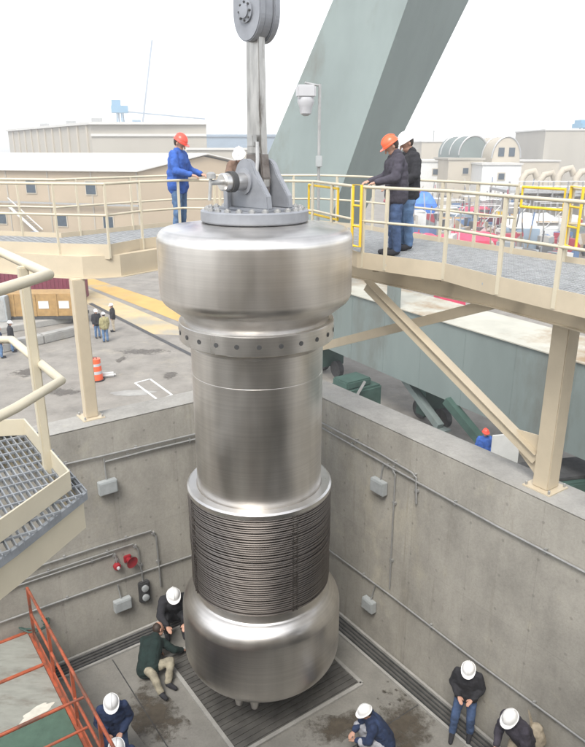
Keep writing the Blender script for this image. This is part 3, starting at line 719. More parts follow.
while q_ > qn: MB().bar(site(op, q_, oz - .1), site(op, q_, ot), .045, .045).build('post', M['orange'], orl); q_ -= 1.15
for qa, lab in ((onz(60, 708, ot).dot(NX), 'thin orange cross railing over the green mat'),):
    rr_ = thing('guard_railing', lab, 'railing', site(op, qa, oz))
    MB().tube([site(pl_, qa, ot), site(op - .03, qa, ot)], .02, 8).build('top_rail', M['orange'], rr_, smooth=True)
    MB().tube([site(pl_, qa, oz + .55), site(op - .03, qa, oz + .55)], .02, 8).build('mid_rail', M['orange'], rr_, smooth=True)
    for pp in (op - 1.2, op - 2.4): MB().bar(site(pp, qa, oz), site(pp, qa, ot), .035, .035).build('post', M['orange'], rr_)
sc = onz(36, 712, oz + .004)
blob((sc.x, sc.y), .28, .10, SR + .2, 31.0, oz + .004, 'paint_spill', M['spill'], 'white paint spill on the plywood deck', 'spill')
hs = []
for i in range(26):
    a = i * .55; c = onz(33, 625, oz + .05); hs.append(c + Vector((.20 * math.cos(a) * (1 + .02 * i), .14 * math.sin(a) * (1 + .02 * i), .012 * (i % 5))))
tag(MB().tube(hs, .016, 6).build('coiled_hose', M['gantry_d'], smooth=True), 'dark green hose coiled on the plywood near the left wall', 'hose')

# ------------------------------------------------------------------ gantry crane (leg and sill beam)
ga = thing('gantry_crane', 'huge grey-green gantry crane leg leaning right behind the vessel', 'crane', at(330, 330, 27))
zt, zb = CZ - 5.5, CZ - 8.25
e1 = at(357, 295, 26.25); e2 = at(585, 363, 17.3); dirb = (e2 - e1); dirb.z = 0; dirb.normalize()
s0 = Vector((e1.x, e1.y, 0)) - dirb * 5.5; s1 = Vector((e2.x, e2.y, 0)) + dirb * 14; nb_ = Vector((-dirb.y, dirb.x, 0)) * 2.3   # away from the viewer
if nb_.y < 0: nb_ = -nb_
beam = MB().prism([s0 + Vector((0, 0, zb)), s1 + Vector((0, 0, zb)), s1 + nb_ + Vector((0, 0, zb)), s0 + nb_ + Vector((0, 0, zb))], Vector((0, 0, zt - zb - .04))).build('sill_beam', M['gantry'], ga)
sub(MB().prism([s0 - nb_ * .03 + Vector((0, 0, zt - .036)), s1 - nb_ * .03 + Vector((0, 0, zt - .036)), s1 + nb_ * 1.03 + Vector((0, 0, zt - .036)), s0 + nb_ * 1.03 + Vector((0, 0, zt - .036))], Vector((0, 0, .036))), 'top_plate', M['beamtop'], beam)
k = MB(); L = (s1 - s0).length; x = 1.0
while x < L: k.bar(s0 + dirb * x - nb_.normalized() * .004 + Vector((0, 0, zb + .01)), s0 + dirb * x - nb_.normalized() * .004 + Vector((0, 0, zt - .05)), .03, .008, up=nb_); x += 2.1
each(k, 'seam_weld', M['gantry'], beam, True)
def ln3(xa, ya, xb, yb, y): f = (y - ya) / (yb - ya); return xa + (xb - xa) * f
def legpts(y):
    L_ = at(ln3(333, 0, 272, 145, y), y, 28.2); M_ = at(ln3(408, 0, 345, 178, y), y, 26.4); R_ = at(ln3(469, 0, 395, 150, y), y, 30.5)
    return L_, M_, R_
def lev(pa, pb, z): f = (z - pa.z) / (pb.z - pa.z); return pa.lerp(pb, f)
def pix(p):
    d = p - Vector((0, 0, CZ)); dep = d.y * cP - d.z * sP; return 292.5 + F * d.x / dep, 373.5 + F * (-(d.z * cP) - d.y * sP) / dep
u0 = legpts(0); u1 = legpts(200); zbot, ztop = zt, CZ + 8.5
L0, M0, R0 = [lev(a, b, u0[1].z) for a, b in zip(u0, u1)]            # section at the level of the upper measured edge
dL, dR = L0 - M0, R0 - M0
def section(z):
    Mz = lev(u0[1], u1[1], z); out = []
    for dd_, (xa, ya, xb, yb) in ((dL, (333, 0, 272, 145)), (dR, (469, 0, 395, 150))):
        lo_s, hi_s = 0.02, 3.0; sg = 1 if dd_ is dR else -1
        for _ in range(40):
            m_ = (lo_s + hi_s) / 2; x_, y_ = pix(Mz + dd_ * m_)
            if (x_ - ln3(xa, ya, xb, yb, y_)) * sg > 0: hi_s = m_
            else: lo_s = m_
        out.append(Mz + dd_ * lo_s)
    Lz, Rz = out; return [Mz, Rz, Rz + (Lz - Mz), Lz]
qb = section(zbot); qt = section(ztop)
MB().add(qb + qt, [(3, 2, 1, 0), (4, 5, 6, 7)] + [(i, (i + 1) % 4, (i + 1) % 4 + 4, i + 4) for i in range(4)]).build('leg', M['gantry'], ga)
# legs of the sill: bogies and braces under the beam
for tt in (2.0, 9.0, 17.0, 25.0):
    c = s0 + dirb * tt + nb_ * .5; MB().box(Vector((c.x, c.y, YARD + .45)), .5, 1.2, zb - YARD - .45, math.atan2(dirb.y, dirb.x)).build('bogie_stem', M['gantry_d'], ga)
    k = MB()
    for s_ in (-.6, .6): k.lathe([(.1, -.12), (.38, -.12), (.38, .12), (.1, .12)], Vector((c.x, c.y, YARD + .39)) + dirb * s_, 20, axis=nb_)
    each(k, 'bogie_wheel', M['dark'], ga, smooth=True)
gpst = at(401, 152, 24.0); gb = at(401, 260, 24.0)
t = thing('service_post', 'grey-green square post standing right of the gantry leg', 'post', gb)
MB().bar(Vector((gpst.x, 24, zt)), Vector((gpst.x, 24, gpst.z)), .36, .36).build('post', M['gantry'], t)
MB().box((gpst.x, 24, gpst.z), .44, .44, .06, 0).build('cap', M['gantry'], t)

# props under the beam: slanting struts, machinery, green skid
def strut(label, x0, y0, x1, y1, Y0, Y1, m='gantry_d', w=.28):
    t = thing('slanting_strut', label, 'strut', at(x1, y1, Y1))
    MB().bar(at(x0, y0, Y0), at(x1, y1, Y1), w, w).build('strut_bar', M[m], t)
    MB().box(at(x1, y1, Y1) - Vector((0, 0, .14)), w * 2.2, w * 2.2, .08, SR).build('foot_plate', M[m], t)
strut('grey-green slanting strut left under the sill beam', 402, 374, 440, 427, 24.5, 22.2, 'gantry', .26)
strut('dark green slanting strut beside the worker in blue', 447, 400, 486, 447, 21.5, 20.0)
c = onz(352, 378, YARD); c = at(352, 380, 24.0)
t = thing('machine_skid', 'dark green machine skid left of the struts beyond the right wall', 'machine', c)
MB().box(Vector((c.x, c.y, YARD)), 2.0, 1.3, 1.5, SR).build('tank', M['gantry_d'], t, bevel=.08)
MB().box(Vector((c.x, c.y, YARD + 1.5)), 1.2, .9, .3, SR).build('lid', M['gantry_d'], t, bevel=.05)
MB().bar(Vector((c.x - .2, c.y - .6, YARD + .6)), Vector((c.x + .4, c.y - .8, YARD + 1.9)), .1, .1).build('pipe', M['alu'], t)
c = at(395, 408, 21.3)
t = thing('pipe_spool', 'dark pipe and valve assembly lying beyond the right wall', 'pipes', Vector((c.x, c.y, YARD)))
k = MB(); random.seed(11)
for i in range(8):
    a = Vector((c.x + random.uniform(-1.8, 1.2), c.y + random.uniform(-1, 1.2), YARD + random.uniform(.15, .9))); k.tube([a, a + Vector((random.uniform(-1, 1), random.uniform(-.5, .5), random.uniform(-.1, .3)))], random.uniform(.06, .14), 10)
each(k, 'pipe', M['dark'], t, smooth=True)
k = MB()
for i in range(5): k.lathe([(.05, -.05), (.2, -.05), (.2, .05), (.05, .05)], Vector((c.x + random.uniform(-1.5, 1.2), c.y + random.uniform(-.9, .8), YARD + random.uniform(.3, 1.1))), 16, axis=(random.uniform(-1, 1), 1, .2))
each(k, 'valve_wheel', M['alu'], t, smooth=True)
c = at(556, 452, 16.5)
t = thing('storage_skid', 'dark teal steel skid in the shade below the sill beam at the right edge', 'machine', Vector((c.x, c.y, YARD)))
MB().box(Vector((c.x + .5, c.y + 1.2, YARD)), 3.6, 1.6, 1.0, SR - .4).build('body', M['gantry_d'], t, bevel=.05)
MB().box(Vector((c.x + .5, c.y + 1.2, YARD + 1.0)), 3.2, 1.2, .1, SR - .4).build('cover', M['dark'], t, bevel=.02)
t = thing('upright_panel', 'upright pale panel beside the dark skid under the beam', 'panel', Vector((onz(505, 470, YARD).x, 18.2, YARD)))  # plain pale upright sheet of unknown purpose
c = at(505, 450, 18.4); MB().box(Vector((c.x, 18.4, YARD)), .9, .06, 1.9, .2).build('sheet', M['white'], t); MB().box(Vector((c.x, 18.5, YARD)), .1, .1, 2.0, .2).build('stake', M['alu'], t)

# ------------------------------------------------------------------ the yard on the left
def yardpt(x, y): return onz(x, y, YARD)
def sheet(pts, dz, name, m, label, cat):
    o = MB().add([yardpt(*p) + Vector((0, 0, dz)) for p in pts], [tuple(range(len(pts)))]).build(name, m); return tag(o, label, cat, kind='structure')
sheet([(45, 284), (70, 281), (200, 336), (150, 334)], .004, 'painted_lane', M['lane'], 'pale yellow painted lane crossing the yard', 'lane')
sheet([(70, 279), (88, 277), (240, 327), (205, 332)], .008, 'painted_lane', M['lane2'], 'darker orange painted lane beside the pale one', 'lane')
sheet([(88, 304), (92, 303), (204, 360), (198, 360)], .012, 'ground_rail', M['dark'], 'dark crane rail slot between the painted lanes', 'rail')
def outline(x0, y0, x1, y1, x2, y2, x3, y3, label):
    k = MB(); P = [yardpt(*p) + Vector((0, 0, .006)) for p in ((x0, y0), (x1, y1), (x2, y2), (x3, y3))]
    for a, b in zip(P, P[1:] + P[:1]): k.bar(a, b, .10, .006)
    tag(k.build('painted_outline', M['white']), label, 'marking', kind='structure')
outline(135, 383, 150, 379, 172, 395, 158, 400, 'white painted rectangle on the yard beside the wall')
blob(yardpt(133, 393), .9, .35, .1, 41, YARD + .005, 'paint_patch', M['conc_l'], 'pale repaired patch in the yard beside the wall', 'patch')
for i, (x_, y_, rx_) in enumerate([(150, 352, 1.6), (60, 392, 1.1), (30, 372, 1.4), (170, 375, .8), (120, 360, .7)]):
    blob(yardpt(x_, y_), rx_ * 1.5, rx_ * .6, .4 * i, 60.0 + i, YARD + .004 + .002 * i, 'oil_stain', M['wet'], 'darker oily stains on the yard paving beyond the left wall', 'stain')['group'] = 'oil stains on the yard'
# kerbed slab / low concrete barriers
for i, (xa, ya, xb, yb, lab) in enumerate([(0, 352, 42, 343, 'long low concrete kerb at the far left'), (42, 343, 79, 334, 'low concrete kerb continuing behind the left column')]):
    a = yardpt(xa, ya); b = yardpt(xb, yb); tag(MB().bar(a + Vector((0, 0, .25)), b + Vector((0, 0, .25)), .6, .5).build('concrete_barrier', M['conc_l'], bevel=.05), lab, 'barrier', 'low concrete barriers in the yard')
pf = [yardpt(*p) for p in ((-60, 345), (72, 322), (68, 306), (-60, 318))]
tag(MB().prism(pf, Vector((0, 0, .35))).build('loading_slab', M['conc_l'], bevel=.03), 'raised pale concrete slab holding the amber crate', 'slab')
c = yardpt(16, 316)
t = thing('shipping_container', 'maroon shipping container at the left edge of the yard', 'container', c)
cb = MB(); cc = yardpt(8, 306) + Vector((0, 2.2, 0)); MB().box(cc, 9.0, 2.4, 2.6, .0).build('body', M['maroon'], t)
k = MB(); x = -4.4
while x < 4.4: k.box(cc + Vector((x, -1.215, .15)), .14, .03, 2.3, 0); x += .28
k.build('corrugation', M['maroon'], t)
c = yardpt(38, 325)
t = thing('timber_crate', 'amber timber crate with pale stencilled panels on the slab', 'crate', c)
cc = yardpt(42, 322); cc.z = YARD + .36
MB().box(cc, 5.4, 1.6, .18, .05).build('skid_base', M['dark'], t)
MB().box(cc + Vector((0, 0, .18)), 5.3, 1.5, 1.35, .05).build('case', M['crate'], t, bevel=.02)
k = MB()
for x in (-2.5, -1.25, 0, 1.25, 2.5): k.box(cc + Vector((x, -.775 + x * .05, .18)), .12, .03, 1.35, .05)
each(k, 'batten', M['crate'], t)
for x in (-1.9, .5, 1.7): MB().box(cc + Vector((x, -.765 + x * .05, .65)), .6, .02, .45, .05).build('label_panel', M['white'], t)
t = thing('grey_cabinet', 'pale grey steel cabinet left of the amber crate', 'cabinet', yardpt(2, 330))
cc = yardpt(3, 326); cc.z = YARD + .36; MB().box(cc, 1.0, .8, 1.5, 0).build('cabinet_body', M['box'], t, bevel=.03); MB().box(cc + Vector((0, -.405, .1)), .8, .02, 1.2, 0).build('door', M['alu'], t)
t = thing('wrapped_pallet', 'low pallet wrapped in white film right of the amber crate', 'pallet', yardpt(60, 316))
cc = yardpt(62, 312); cc.z = YARD + .36; MB().box(cc, 2.0, 1.2, .14, .1).build('pallet', M['crate'], t); MB().box(cc + Vector((0, 0, .14)), 1.8, 1.1, .6, .1).build('wrapped_load', M['white'], t, bevel=.12)
# barrel
c = yardpt(97, 380)
t = thing('traffic_drum', 'orange and white striped traffic drum in the yard', 'traffic drum', c)
segs = [(0, .05, 'black'), (.05, .33, 'hat_o'), (.33, .47, 'white_p'), (.47, .70, 'hat_o'), (.70, .82, 'white_p'), (.82, 1.02, 'hat_o')]
for i, (a, b_, m_) in enumerate(segs):
    r0 = .36 if i == 0 else .29 - .06 * a; r1 = .36 if i == 0 else .29 - .06 * b_
    MB().lathe([(.02, a), (r0, a), (r1, b_), (.02, b_)], c, 24).build('base' if i == 0 else 'stripe_band', M[m_], t, smooth=True, auto=30)
MB().tube([c + Vector((-.07, 0, 1.02)), c + Vector((-.07, 0, 1.1)), c + Vector((.07, 0, 1.1)), c + Vector((.07, 0, 1.02))], .02, 6).build('handle', M['black'], t)
c = yardpt(108, 377); tag(MB().box(c, .7, .3, .22, .3).build('sandbag', M['white'], bevel=.09), 'white sandbag beside the traffic drum', 'sandbag')

# ------------------------------------------------------------------ far buildings
def windows(t, a, b, z, h, n, w, m='glass', skip=()):
    a = Vector(a); b = Vector(b); d = (b - a).normalized(); L = (b - a).length; yawd = math.atan2(d.y, d.x); nrm = Vector((d.y, -d.x, 0))
    for i in range(n):
        if i in skip: continue
        c = a + d * L * (i + .5) / n + Vector((0, 0, z)); fr = MB().box(c + nrm * .03, w + .2, .06, h + .2, yawd).build('window', M['white'], t)
        sub(MB().box(c + nrm * .07 + Vector((0, 0, .1)), w, .03, h, yawd), 'pane', M[m], fr)
# near two-storey tan building: long side facing the yard, gable end to the right
co = at(143, 235, 78); co.z = YARD; fa = Vector((co.x - 62, co.y + 22, YARD)); gd = Vector((.93, .36, 0)).normalized() * 15
ez = at(143, 171.5, 78).z
ta = thing('tan_building', 'two-storey tan building with a white roof behind the left walkway', 'building', co)
MB().prism([co, co + gd, fa + gd, fa], Vector((0, 0, ez - YARD))).build('wall', M['tan'], ta)
rz = ez + 1.75; d_ = (fa - co).normalized()
r0 = co + gd * .5; r1 = fa + gd * .5
ov = -d_ * .6
e0 = co - gd.normalized() * .7 + ov; e1_ = co + gd + gd.normalized() * .7 + ov
tri = [Vector((e0.x, e0.y, ez - .1)), Vector((e1_.x, e1_.y, ez - .1)), Vector(((e0.x + e1_.x) / 2, (e0.y + e1_.y) / 2, rz))]
MB().prism([Vector((co.x, co.y, ez)), Vector((co.x + gd.x, co.y + gd.y, ez)), Vector((r0.x, r0.y, rz - .15))], fa - co).build('gable', M['tan'], ta)
for i, j in ((0, 2), (1, 2)):
    p, q = tri[i], tri[j]; up = Vector((0, 0, .14)); MB().prism([p + Vector((0, 0, .06)), q + Vector((0, 0, .06)), q + up + Vector((0, 0, .06)), p + up + Vector((0, 0, .06))], (fa - co) * 1.01).build('roof', M['roofw'], ta)
fn = Vector((-d_.y, d_.x, 0)); fn = fn if fn.y < 0 else -fn
k = MB(); L = (fa - co).length; x = .3
while x < L: k.bar(co + d_ * x + fn * .03 + Vector((0, 0, 0)), co + d_ * x + fn * .03 + Vector((0, 0, ez - YARD - .1)), .16, .06, up=fn); x += 6.1
each(k, 'pilaster', M['tan2'], ta)
a_ = co + d_ * 60 + fn * .02; b_2 = co + fn * .02
def win_row(t, o, dvec, nrm, xs, z, w, h, fm='sand'):
    yw = math.atan2(dvec.y, dvec.x)
    for x in xs:
        c = o + dvec * x + nrm * .04 + Vector((0, 0, z)); fr = MB().box(c, w + .25, .1, h + .25, yw).build('window', M[fm], t)
        sub(MB().box(c + nrm * .05 + Vector((0, 0, .12)), w, .06, h, yw), 'pane', M['glass'], fr)
win_row(ta, co, d_, fn, (6.5, 15, 24, 33, 46), 5.0, 1.3, 1.4)
win_row(ta, co, d_, fn, (4.5, 11, 20, 29, 41), 1.2, 1.3, 1.3)
MB().bar(co + fn * .5 + Vector((0, 0, 4.0)), fa + fn * .5 + Vector((0, 0, 4.0)), .25, .2).build('pipe_run', M['alu'], ta)
dd = co + d_ * 38 + fn * .05; MB().box(dd, 2.6, .12, 3.0, math.atan2(d_.y, d_.x)).build('door', M['white'], ta)
# stair against the tan building
st = thing('outside_stair', 'white outside stair against the tan building wall', 'stair', co + d_ * 14 + fn * 1.0)
k = MB()
for i in range(14): k.box(co + d_ * (13 + i * .32) + fn * 1.0 + Vector((0, 0, .25 * i)), .32, 1.0, .06, math.atan2(d_.y, d_.x))
each(k, 'tread', M['alu'], st); MB().bar(co + d_ * 12.8 + fn * 1.5 + Vector((0, 0, 1.0)), co + d_ * 17.4 + fn * 1.5 + Vector((0, 0, 4.6)), .1, .1).build('handrail', M['white'], st)
MB().bar(co + d_ * 12.8 + fn * 1.5 + Vector((0, 0, .0)), co + d_ * 17.4 + fn * 1.5 + Vector((0, 0, 3.6)), .1, .3).build('stringer', M['white'], st)
# unseen building added behind the viewer to darken what the steel reflects
t = thing('added_reflected_building', 'tan building added behind the viewer for the polished steel to mirror', 'building', (0, -12, YARD))
MB().box((2, -18, YARD), 44, 12, 14, .1).build('wall', M['tan'], t); MB().box((2, -18, YARD + 14), 45, 13, .4, .1).build('roof', M['roofw'], t)
for x_ in range(-5, 6): MB().box((2 + x_ * 3.9 + 1.2, -11.9 + x_ * .39, YARD + 3), 1.6, .1, 7, .1).build('window', M['glass'], t)
# large warehouse
wc = at(90, 122, 150); wz = wc.z; wl_ = at(8, 134, 205); wr_ = at(206, 122, 150)
wh = thing('large_warehouse', 'large ribbed beige warehouse on the left skyline', 'building', Vector((wc.x, wc.y, YARD)))
A0 = Vector((wl_.x, wl_.y, YARD)); B0 = Vector((wc.x, wc.y, YARD)); C1 = Vector((wr_.x, wr_.y, YARD)); D0 = C1 + (A0 - B0)
MB().prism([A0, B0, C1, D0], Vector((0, 0, wz - YARD - .5))).build('wall', M['tan2'], wh)
MB().prism([p + Vector((0, 0, wz - YARD - .5)) for p in (A0 + Vector((-.5, -.5, 0)), B0 + Vector((0, -1, 0)), C1 + Vector((.6, -.5, 0)), D0)], Vector((0, 0, .5))).build('roof', M['roofw'], wh)
k = MB(); L = (A0 - B0).length; dA = (A0 - B0).normalized(); x = 2
nA = Vector((-dA.y, dA.x, 0)); nA = nA if nA.y < 0 else -nA
while x < L: k.bar(B0 + dA * x + nA * .15, B0 + dA * x + nA * .15 + Vector((0, 0, wz - YARD - .6)), .8, .3, up=nA); x += 6
each(k, 'rib', M['sand'], wh)
MB().bar(B0 + Vector((0, -.15, wz - YARD - 2.6)), C1 + Vector((0, -.15, wz - YARD - 2.6)), .3, .5).build('band', M['roofw'], wh)
for x in (12, 30, 52): MB().box(B0 + dA * x - nA * 6 + Vector((0, 0, wz - YARD)), 2.4, 2.4, 1.3, .3).build('roof_vent', M['alu'], wh)
# low dark building and ship between warehouse and link
c = at(225, 152, 260); bz = at(225, 137, 260).z
t = thing('long_shed', 'blue-grey long shed seen between the warehouse and the link', 'building', Vector((c.x, c.y, YARD)))
MB().box(Vector((c.x + 6, 262, YARD)), 46, 12, bz - YARD, 0).build('wall', M['bluegrey'], t); MB().box(Vector((c.x + 6, 262, bz)), 47, 13, .8, 0).build('roof', M['bluegrey'], t)
c = at(222, 166, 140)
t = thing('beige_annex', 'beige flat-roofed annex right of the large warehouse', 'building', Vector((c.x, c.y, YARD)))
MB().box(Vector((c.x, 140, YARD)), 12, 12, at(222, 150, 134).z - YARD, 0).build('wall', M['tan2'], t); MB().box(Vector((c.x, 140, at(222, 150, 134).z)), 12.6, 12.6, .4, 0).build('roof', M['roofw'], t)

# distant cranes
def dcrane(label, x, y0, y1, Y, jib):
    b = at(x, y0, Y); t = thing('dockside_crane', label, 'crane', Vector((b.x, Y, YARD)))
    z1 = at(x, y1, Y).z; u = Y / F
    k = MB()
    for dx, dy in ((-4, -4), (4, -4), (4, 4), (-4, 4)): k.bar((b.x + dx * u, Y + dy, YARD), (b.x + dx * u * .5, Y + dy * .5, b.z), u * 1.0, u * 1.0)
    k.build('tower', M['ltblue'], t)
    MB().box((b.x, Y, b.z), 15 * u, 8, (z1 - b.z) * .55, .2).build('machinery_house', M['ltblue'], t)
    MB().box((b.x - 3 * u, Y, b.z + (z1 - b.z) * .55), 8 * u, 5, (z1 - b.z) * .45, .2).build('cab', M['ltblue'], t)
    MB().bar((b.x, Y, b.z + 1), at(jib[0], jib[1], Y + 5), u * 1.6, u * 1.2).build('jib', M['bluegrey'], t)
dcrane('pale blue dockside crane above the large warehouse', 120, 113, 100, 420, (205, 119))
dcrane('faint tall crane jib high over the warehouse', 141, 140, 120, 650, (152, 40))
dcrane('pale blue crane at the right edge of the skyline', 584, 128, 120, 330, (600, 100))

# right side skyline
def blk(name, label, x0, x1, ytop, Y, m, dep=14, roof='roofw', yaw=0.0, base=YARD, wins=0):
    a = at(x0, ytop, Y); b = at(x1, ytop, Y); z = a.z
    t = thing(name, label, 'building', Vector(((a.x + b.x) / 2, Y, base)))
    c = Vector(((a.x + b.x) / 2, Y + dep / 2, base)); w_ = b.x - a.x
    MB().box(c, w_, dep, z - base - .35, yaw).build('wall', M[m], t); MB().box(Vector((c.x, c.y, z - .35)), w_ + .5, dep + .5, .35, yaw).build('roof', M[roof], t)
    for i in range(wins):
        cx = a.x + w_ * (i + .5) / wins; fr = MB().box(Vector((cx, Y - .05, z - 3.2)), 1.5, .1, 1.5, 0).build('window', M['sand'], t); sub(MB().box(Vector((cx, Y - .13, z - 3.0)), 1.1, .06, 1.1, 0), 'pane', M['glass'], fr)
    return t
blk('long_shed', 'long low beige shed farthest left on the right skyline', 422, 462, 141, 230, 'sand', 20)
blk('white_shed', 'white flat shed just right of the gantry leg', 398, 449, 160, 150, 'white', 16, wins=2)
blk('tan_shed', 'tan flat shed standing below the grey-green arched tent', 449, 484, 158, 140, 'sand', 14, 'tan2', wins=1)
blk('white_shed', 'white shed below the sand-coloured arched tent', 483, 522, 163, 132, 'white', 14, wins=1)
blk('beige_tower', 'tall plain beige block at the right edge of the skyline', 546, 600, 129, 180, 'tan2', 24)
blk('pale_shed', 'pale low shed in front of the beige block', 508, 560, 160, 170, 'sand', 12, wins=0)
blk('far_hall', 'faint blue-grey far hall low between the tents', 520, 560, 151, 420, 'bluegrey', 30, 'bluegrey')
def tent(label, x0, x1, ytop, ybase, Y, m, openings=0):
    a = at(x0, ybase, Y); b = at(x1, ybase, Y); zt = at(x0, ytop, Y).z; r = (b.x - a.x) / 2; cx = (a.x + b.x) / 2; h = zt - a.z
    t = thing('arched_tent', label, 'tent', Vector((cx, Y, a.z)))
    zb_ = a.z - 1.0
    prof = [Vector((cx + r * math.cos(R(x)), Y, a.z + h * math.sin(R(x)))) for x in range(0, 181, 10)]
    prof = [Vector((cx + r, Y, zb_))] + prof + [Vector((cx - r, Y, zb_))]
    dv = (Vector((cx, Y, 0)).normalized() + Vector((-.35, 0, 0))).normalized(); MB().prism(prof, dv * 14).build('canopy', M[m], t, smooth=True, auto=30)
    k = MB()
    for yy in (0, 6, 12):
        k.tube([Vector((cx + (r + .05) * math.cos(R(x)), Y, a.z + (h + .05) * math.sin(R(x)))) + dv * yy for x in range(0, 181, 10)], .18, 6)
    each(k, 'hoop', M['alu'], t)
    for i in range(openings):
        MB().box(Vector((cx + (i - .5) * r * .75, Y - .06, a.z + .3)), r * .42, .1, h * .42, 0).build('window', M['glass'], t)
tent('grey-green arched tent on the right skyline', 459, 488, 136, 155, 146, 'greygreen')
tent('sand-coloured arched tent with two dark openings', 492, 520, 137, 158, 140, 'sand', 2)
# pipes, ducts, ship-repair clutter on the right
random.seed(5)
for i, (x, y, Y) in enumerate([(520, 187, 95), (538, 185, 93), (556, 184, 91), (574, 182, 90)]):
    b = at(x, y + 14, Y); t = thing('ventilation_duct', ['first', 'second', 'third', 'last'][i] + ' white bent vent duct from the left in the row at the right edge', 'duct', b, 'row of bent white vent ducts')
    top = at(x, y - 16 + i % 2 * 4, Y); MB().tube([b, Vector((b.x, Y, top.z - 1)), Vector((b.x + .5, Y, top.z - .25)), Vector((b.x + 1.5, Y, top.z)), Vector((b.x + 2.0, Y, top.z - .9))], .45, 12).build('duct_pipe', M['sand'], t, smooth=True, auto=60)
    MB().lathe([(.5, 0), (.85, 0), (.85, .3), (.5, .3)], Vector((b.x, Y, b.z)), 16).build('flange', M['alu'], t)
t = thing('scaffold_deck', 'grey scaffold deck with open bays below the vent ducts', 'scaffold', at(545, 215, 88))
a = at(508, 190, 90); b = at(600, 190, 90); MB().box(Vector(((a.x + b.x) / 2, 94, a.z - .4)), b.x - a.x, 9, .35, 0).build('deck', M['alu'], t)
k = MB(); x = a.x
while x < b.x: k.bar((x, 89.6, YARD), (x, 89.6, a.z + 1.1), .18, .18); k.bar((x, 98, YARD), (x, 98, a.z), .18, .18); x += 1.9
each(k, 'standard_pole', M['alu'], t)
k = MB()
for z_ in (a.z + 1.1, a.z + .5, a.z - 2.2): k.bar((a.x, 89.6, z_), (b.x, 89.6, z_), .12, .12)
each(k, 'ledger_pole', M['white'], t)
MB().box(Vector(((a.x + b.x) / 2 + 2, 95, YARD)), 9, 6, 4.5, 0).build('lower_cabin', M['tan2'], t)
blob_y = at(412, 200, 105)
def tarp(name, label, x, y, Y, w, d_, h, m, seed):
    c = at(x, y, Y); n = 14; vs = []; fs = []
    for i in range(n + 1):
        for j in range(n + 1):
            u_, v_ = i / n * 2 - 1, j / n * 2 - 1; hh_ = h * (1 - max(abs(u_), abs(v_)) ** 3) * (1 + .5 * noise.noise(Vector((u_ * 3, v_ * 3, seed))))
            vs.append(Vector((c.x + u_ * w / 2, Y + v_ * d_ / 2, max(0, hh_) + c.z)))
    for i in range(n):
        for j in range(n): k0_ = i * (n + 1) + j; fs.append((k0_, k0_ + n + 1, k0_ + n + 2, k0_ + 1))
    b_ = [Vector((v.x, v.y, YARD)) for v in (vs[0], vs[n * (n + 1)], vs[-1], vs[n])]
    m_ = MB().add(vs, fs); q = MB(); m_.prism(b_, Vector((0, 0, max(.05, c.z - YARD - .02))))
    return tag(m_.build(name, M[m], smooth=True), label, 'tarp')
tarp('covered_stack', 'stack under a bright blue tarp seen through the right railing', 419, 203, 95, 4.2, 4, 1.6, 'blue_t', 1)
tarp('covered_stack', 'long low pink-red tarp nearest the two men', 420, 239, 70, 4.4, 5, .5, 'pink', 2)
tarp('covered_stack', 'wider pink-red tarp at the centre of the right railing', 472, 238, 70, 6.4, 5, .6, 'pink', 3)
tarp('covered_stack', 'far small pink-red tarp beyond the wide one', 478, 210, 100, 5.0, 5, .4, 'pink', 4)
tarp('covered_stack', 'large mound under a white sheet near the yellow gate', 536, 226, 78, 6.5, 6, 1.3, 'white', 5)
tarp('covered_stack', 'small pink-red tarp showing just over the sill beam', 450, 291, 42, 1.6, 2, .3, 'pink', 7)
# yard clutter on the right as separate containers and poles
cols = ['white', 'sand', 'bluegrey', 'maroon', 'alu', 'tan2', 'white', 'sand', 'yellow', 'greygreen', 'white', 'bluegrey']
names = ['white', 'sand-coloured', 'blue-grey', 'maroon', 'metal', 'beige', 'small white', 'small sandy', 'yellow', 'grey-green', 'narrow white', 'dark blue-grey']
pos = [(412, 222, 88), (446, 224, 92), (462, 222, 84), (500, 226, 86), (488, 212, 104), (436, 212, 108), (508, 212, 102), (468, 206, 118), (498, 218, 95), (580, 240, 74), (570, 226, 80), (520, 246, 68)]
wid = [3.0, 2.4, 3.6, 2.6, 3.0, 4.0, 1.6, 2.2, 1.5, 2.4, 1.4, 3.2]
for i in range(12):
    c = yardpt(pos[i][0], pos[i][1]); Y = c.y
    c = at(pos[i][0], pos[i][1], pos[i][2]); c.z = YARD
    t = thing('site_container', names[i] + ' site container in the cluttered yard right of the gantry', 'container', c)
    hh_ = random.uniform(2.0, 2.8); MB().box(c, wid[i], 2.3, hh_, random.uniform(-.3, .3)).build('body', M[cols[i]], t, bevel=.05)
    MB().box(c + Vector((0, 0, hh_)), wid[i] * .96, 2.2, .12, 0).build('roof', M['white'], t)
cm, cn, cb_ = new_mat('clutter_paint'); vr = cn.nodes.new('ShaderNodeTexVoronoi'); vr.inputs['Scale'].default_value = .55; tcx = cn.nodes.new('ShaderNodeTexCoord'); cn.links.new(tcx.outputs['Object'], vr.inputs['Vector'])
sp = cn.nodes.new('ShaderNodeSeparateColor'); cn.links.new(vr.outputs['Color'], sp.inputs[0])
rc = ramp(cn, sp.outputs[0], [(0, (.30, .29, .27)), (.22, (.10, .10, .10)), (.36, (.50, .49, .46)), (.5, (.30, .24, .17)), (.62, (.33, .05, .07)), (.70, (.42, .40, .36)), (.82, (.10, .17, .30)), (.92, (.22, .24, .25))]); rc.color_ramp.interpolation = 'CONSTANT'
cn.links.new(rc.outputs[0], cb_.inputs['Base Color']); cb_.inputs['Roughness'].default_value = .7
k = MB(); random.seed(21)
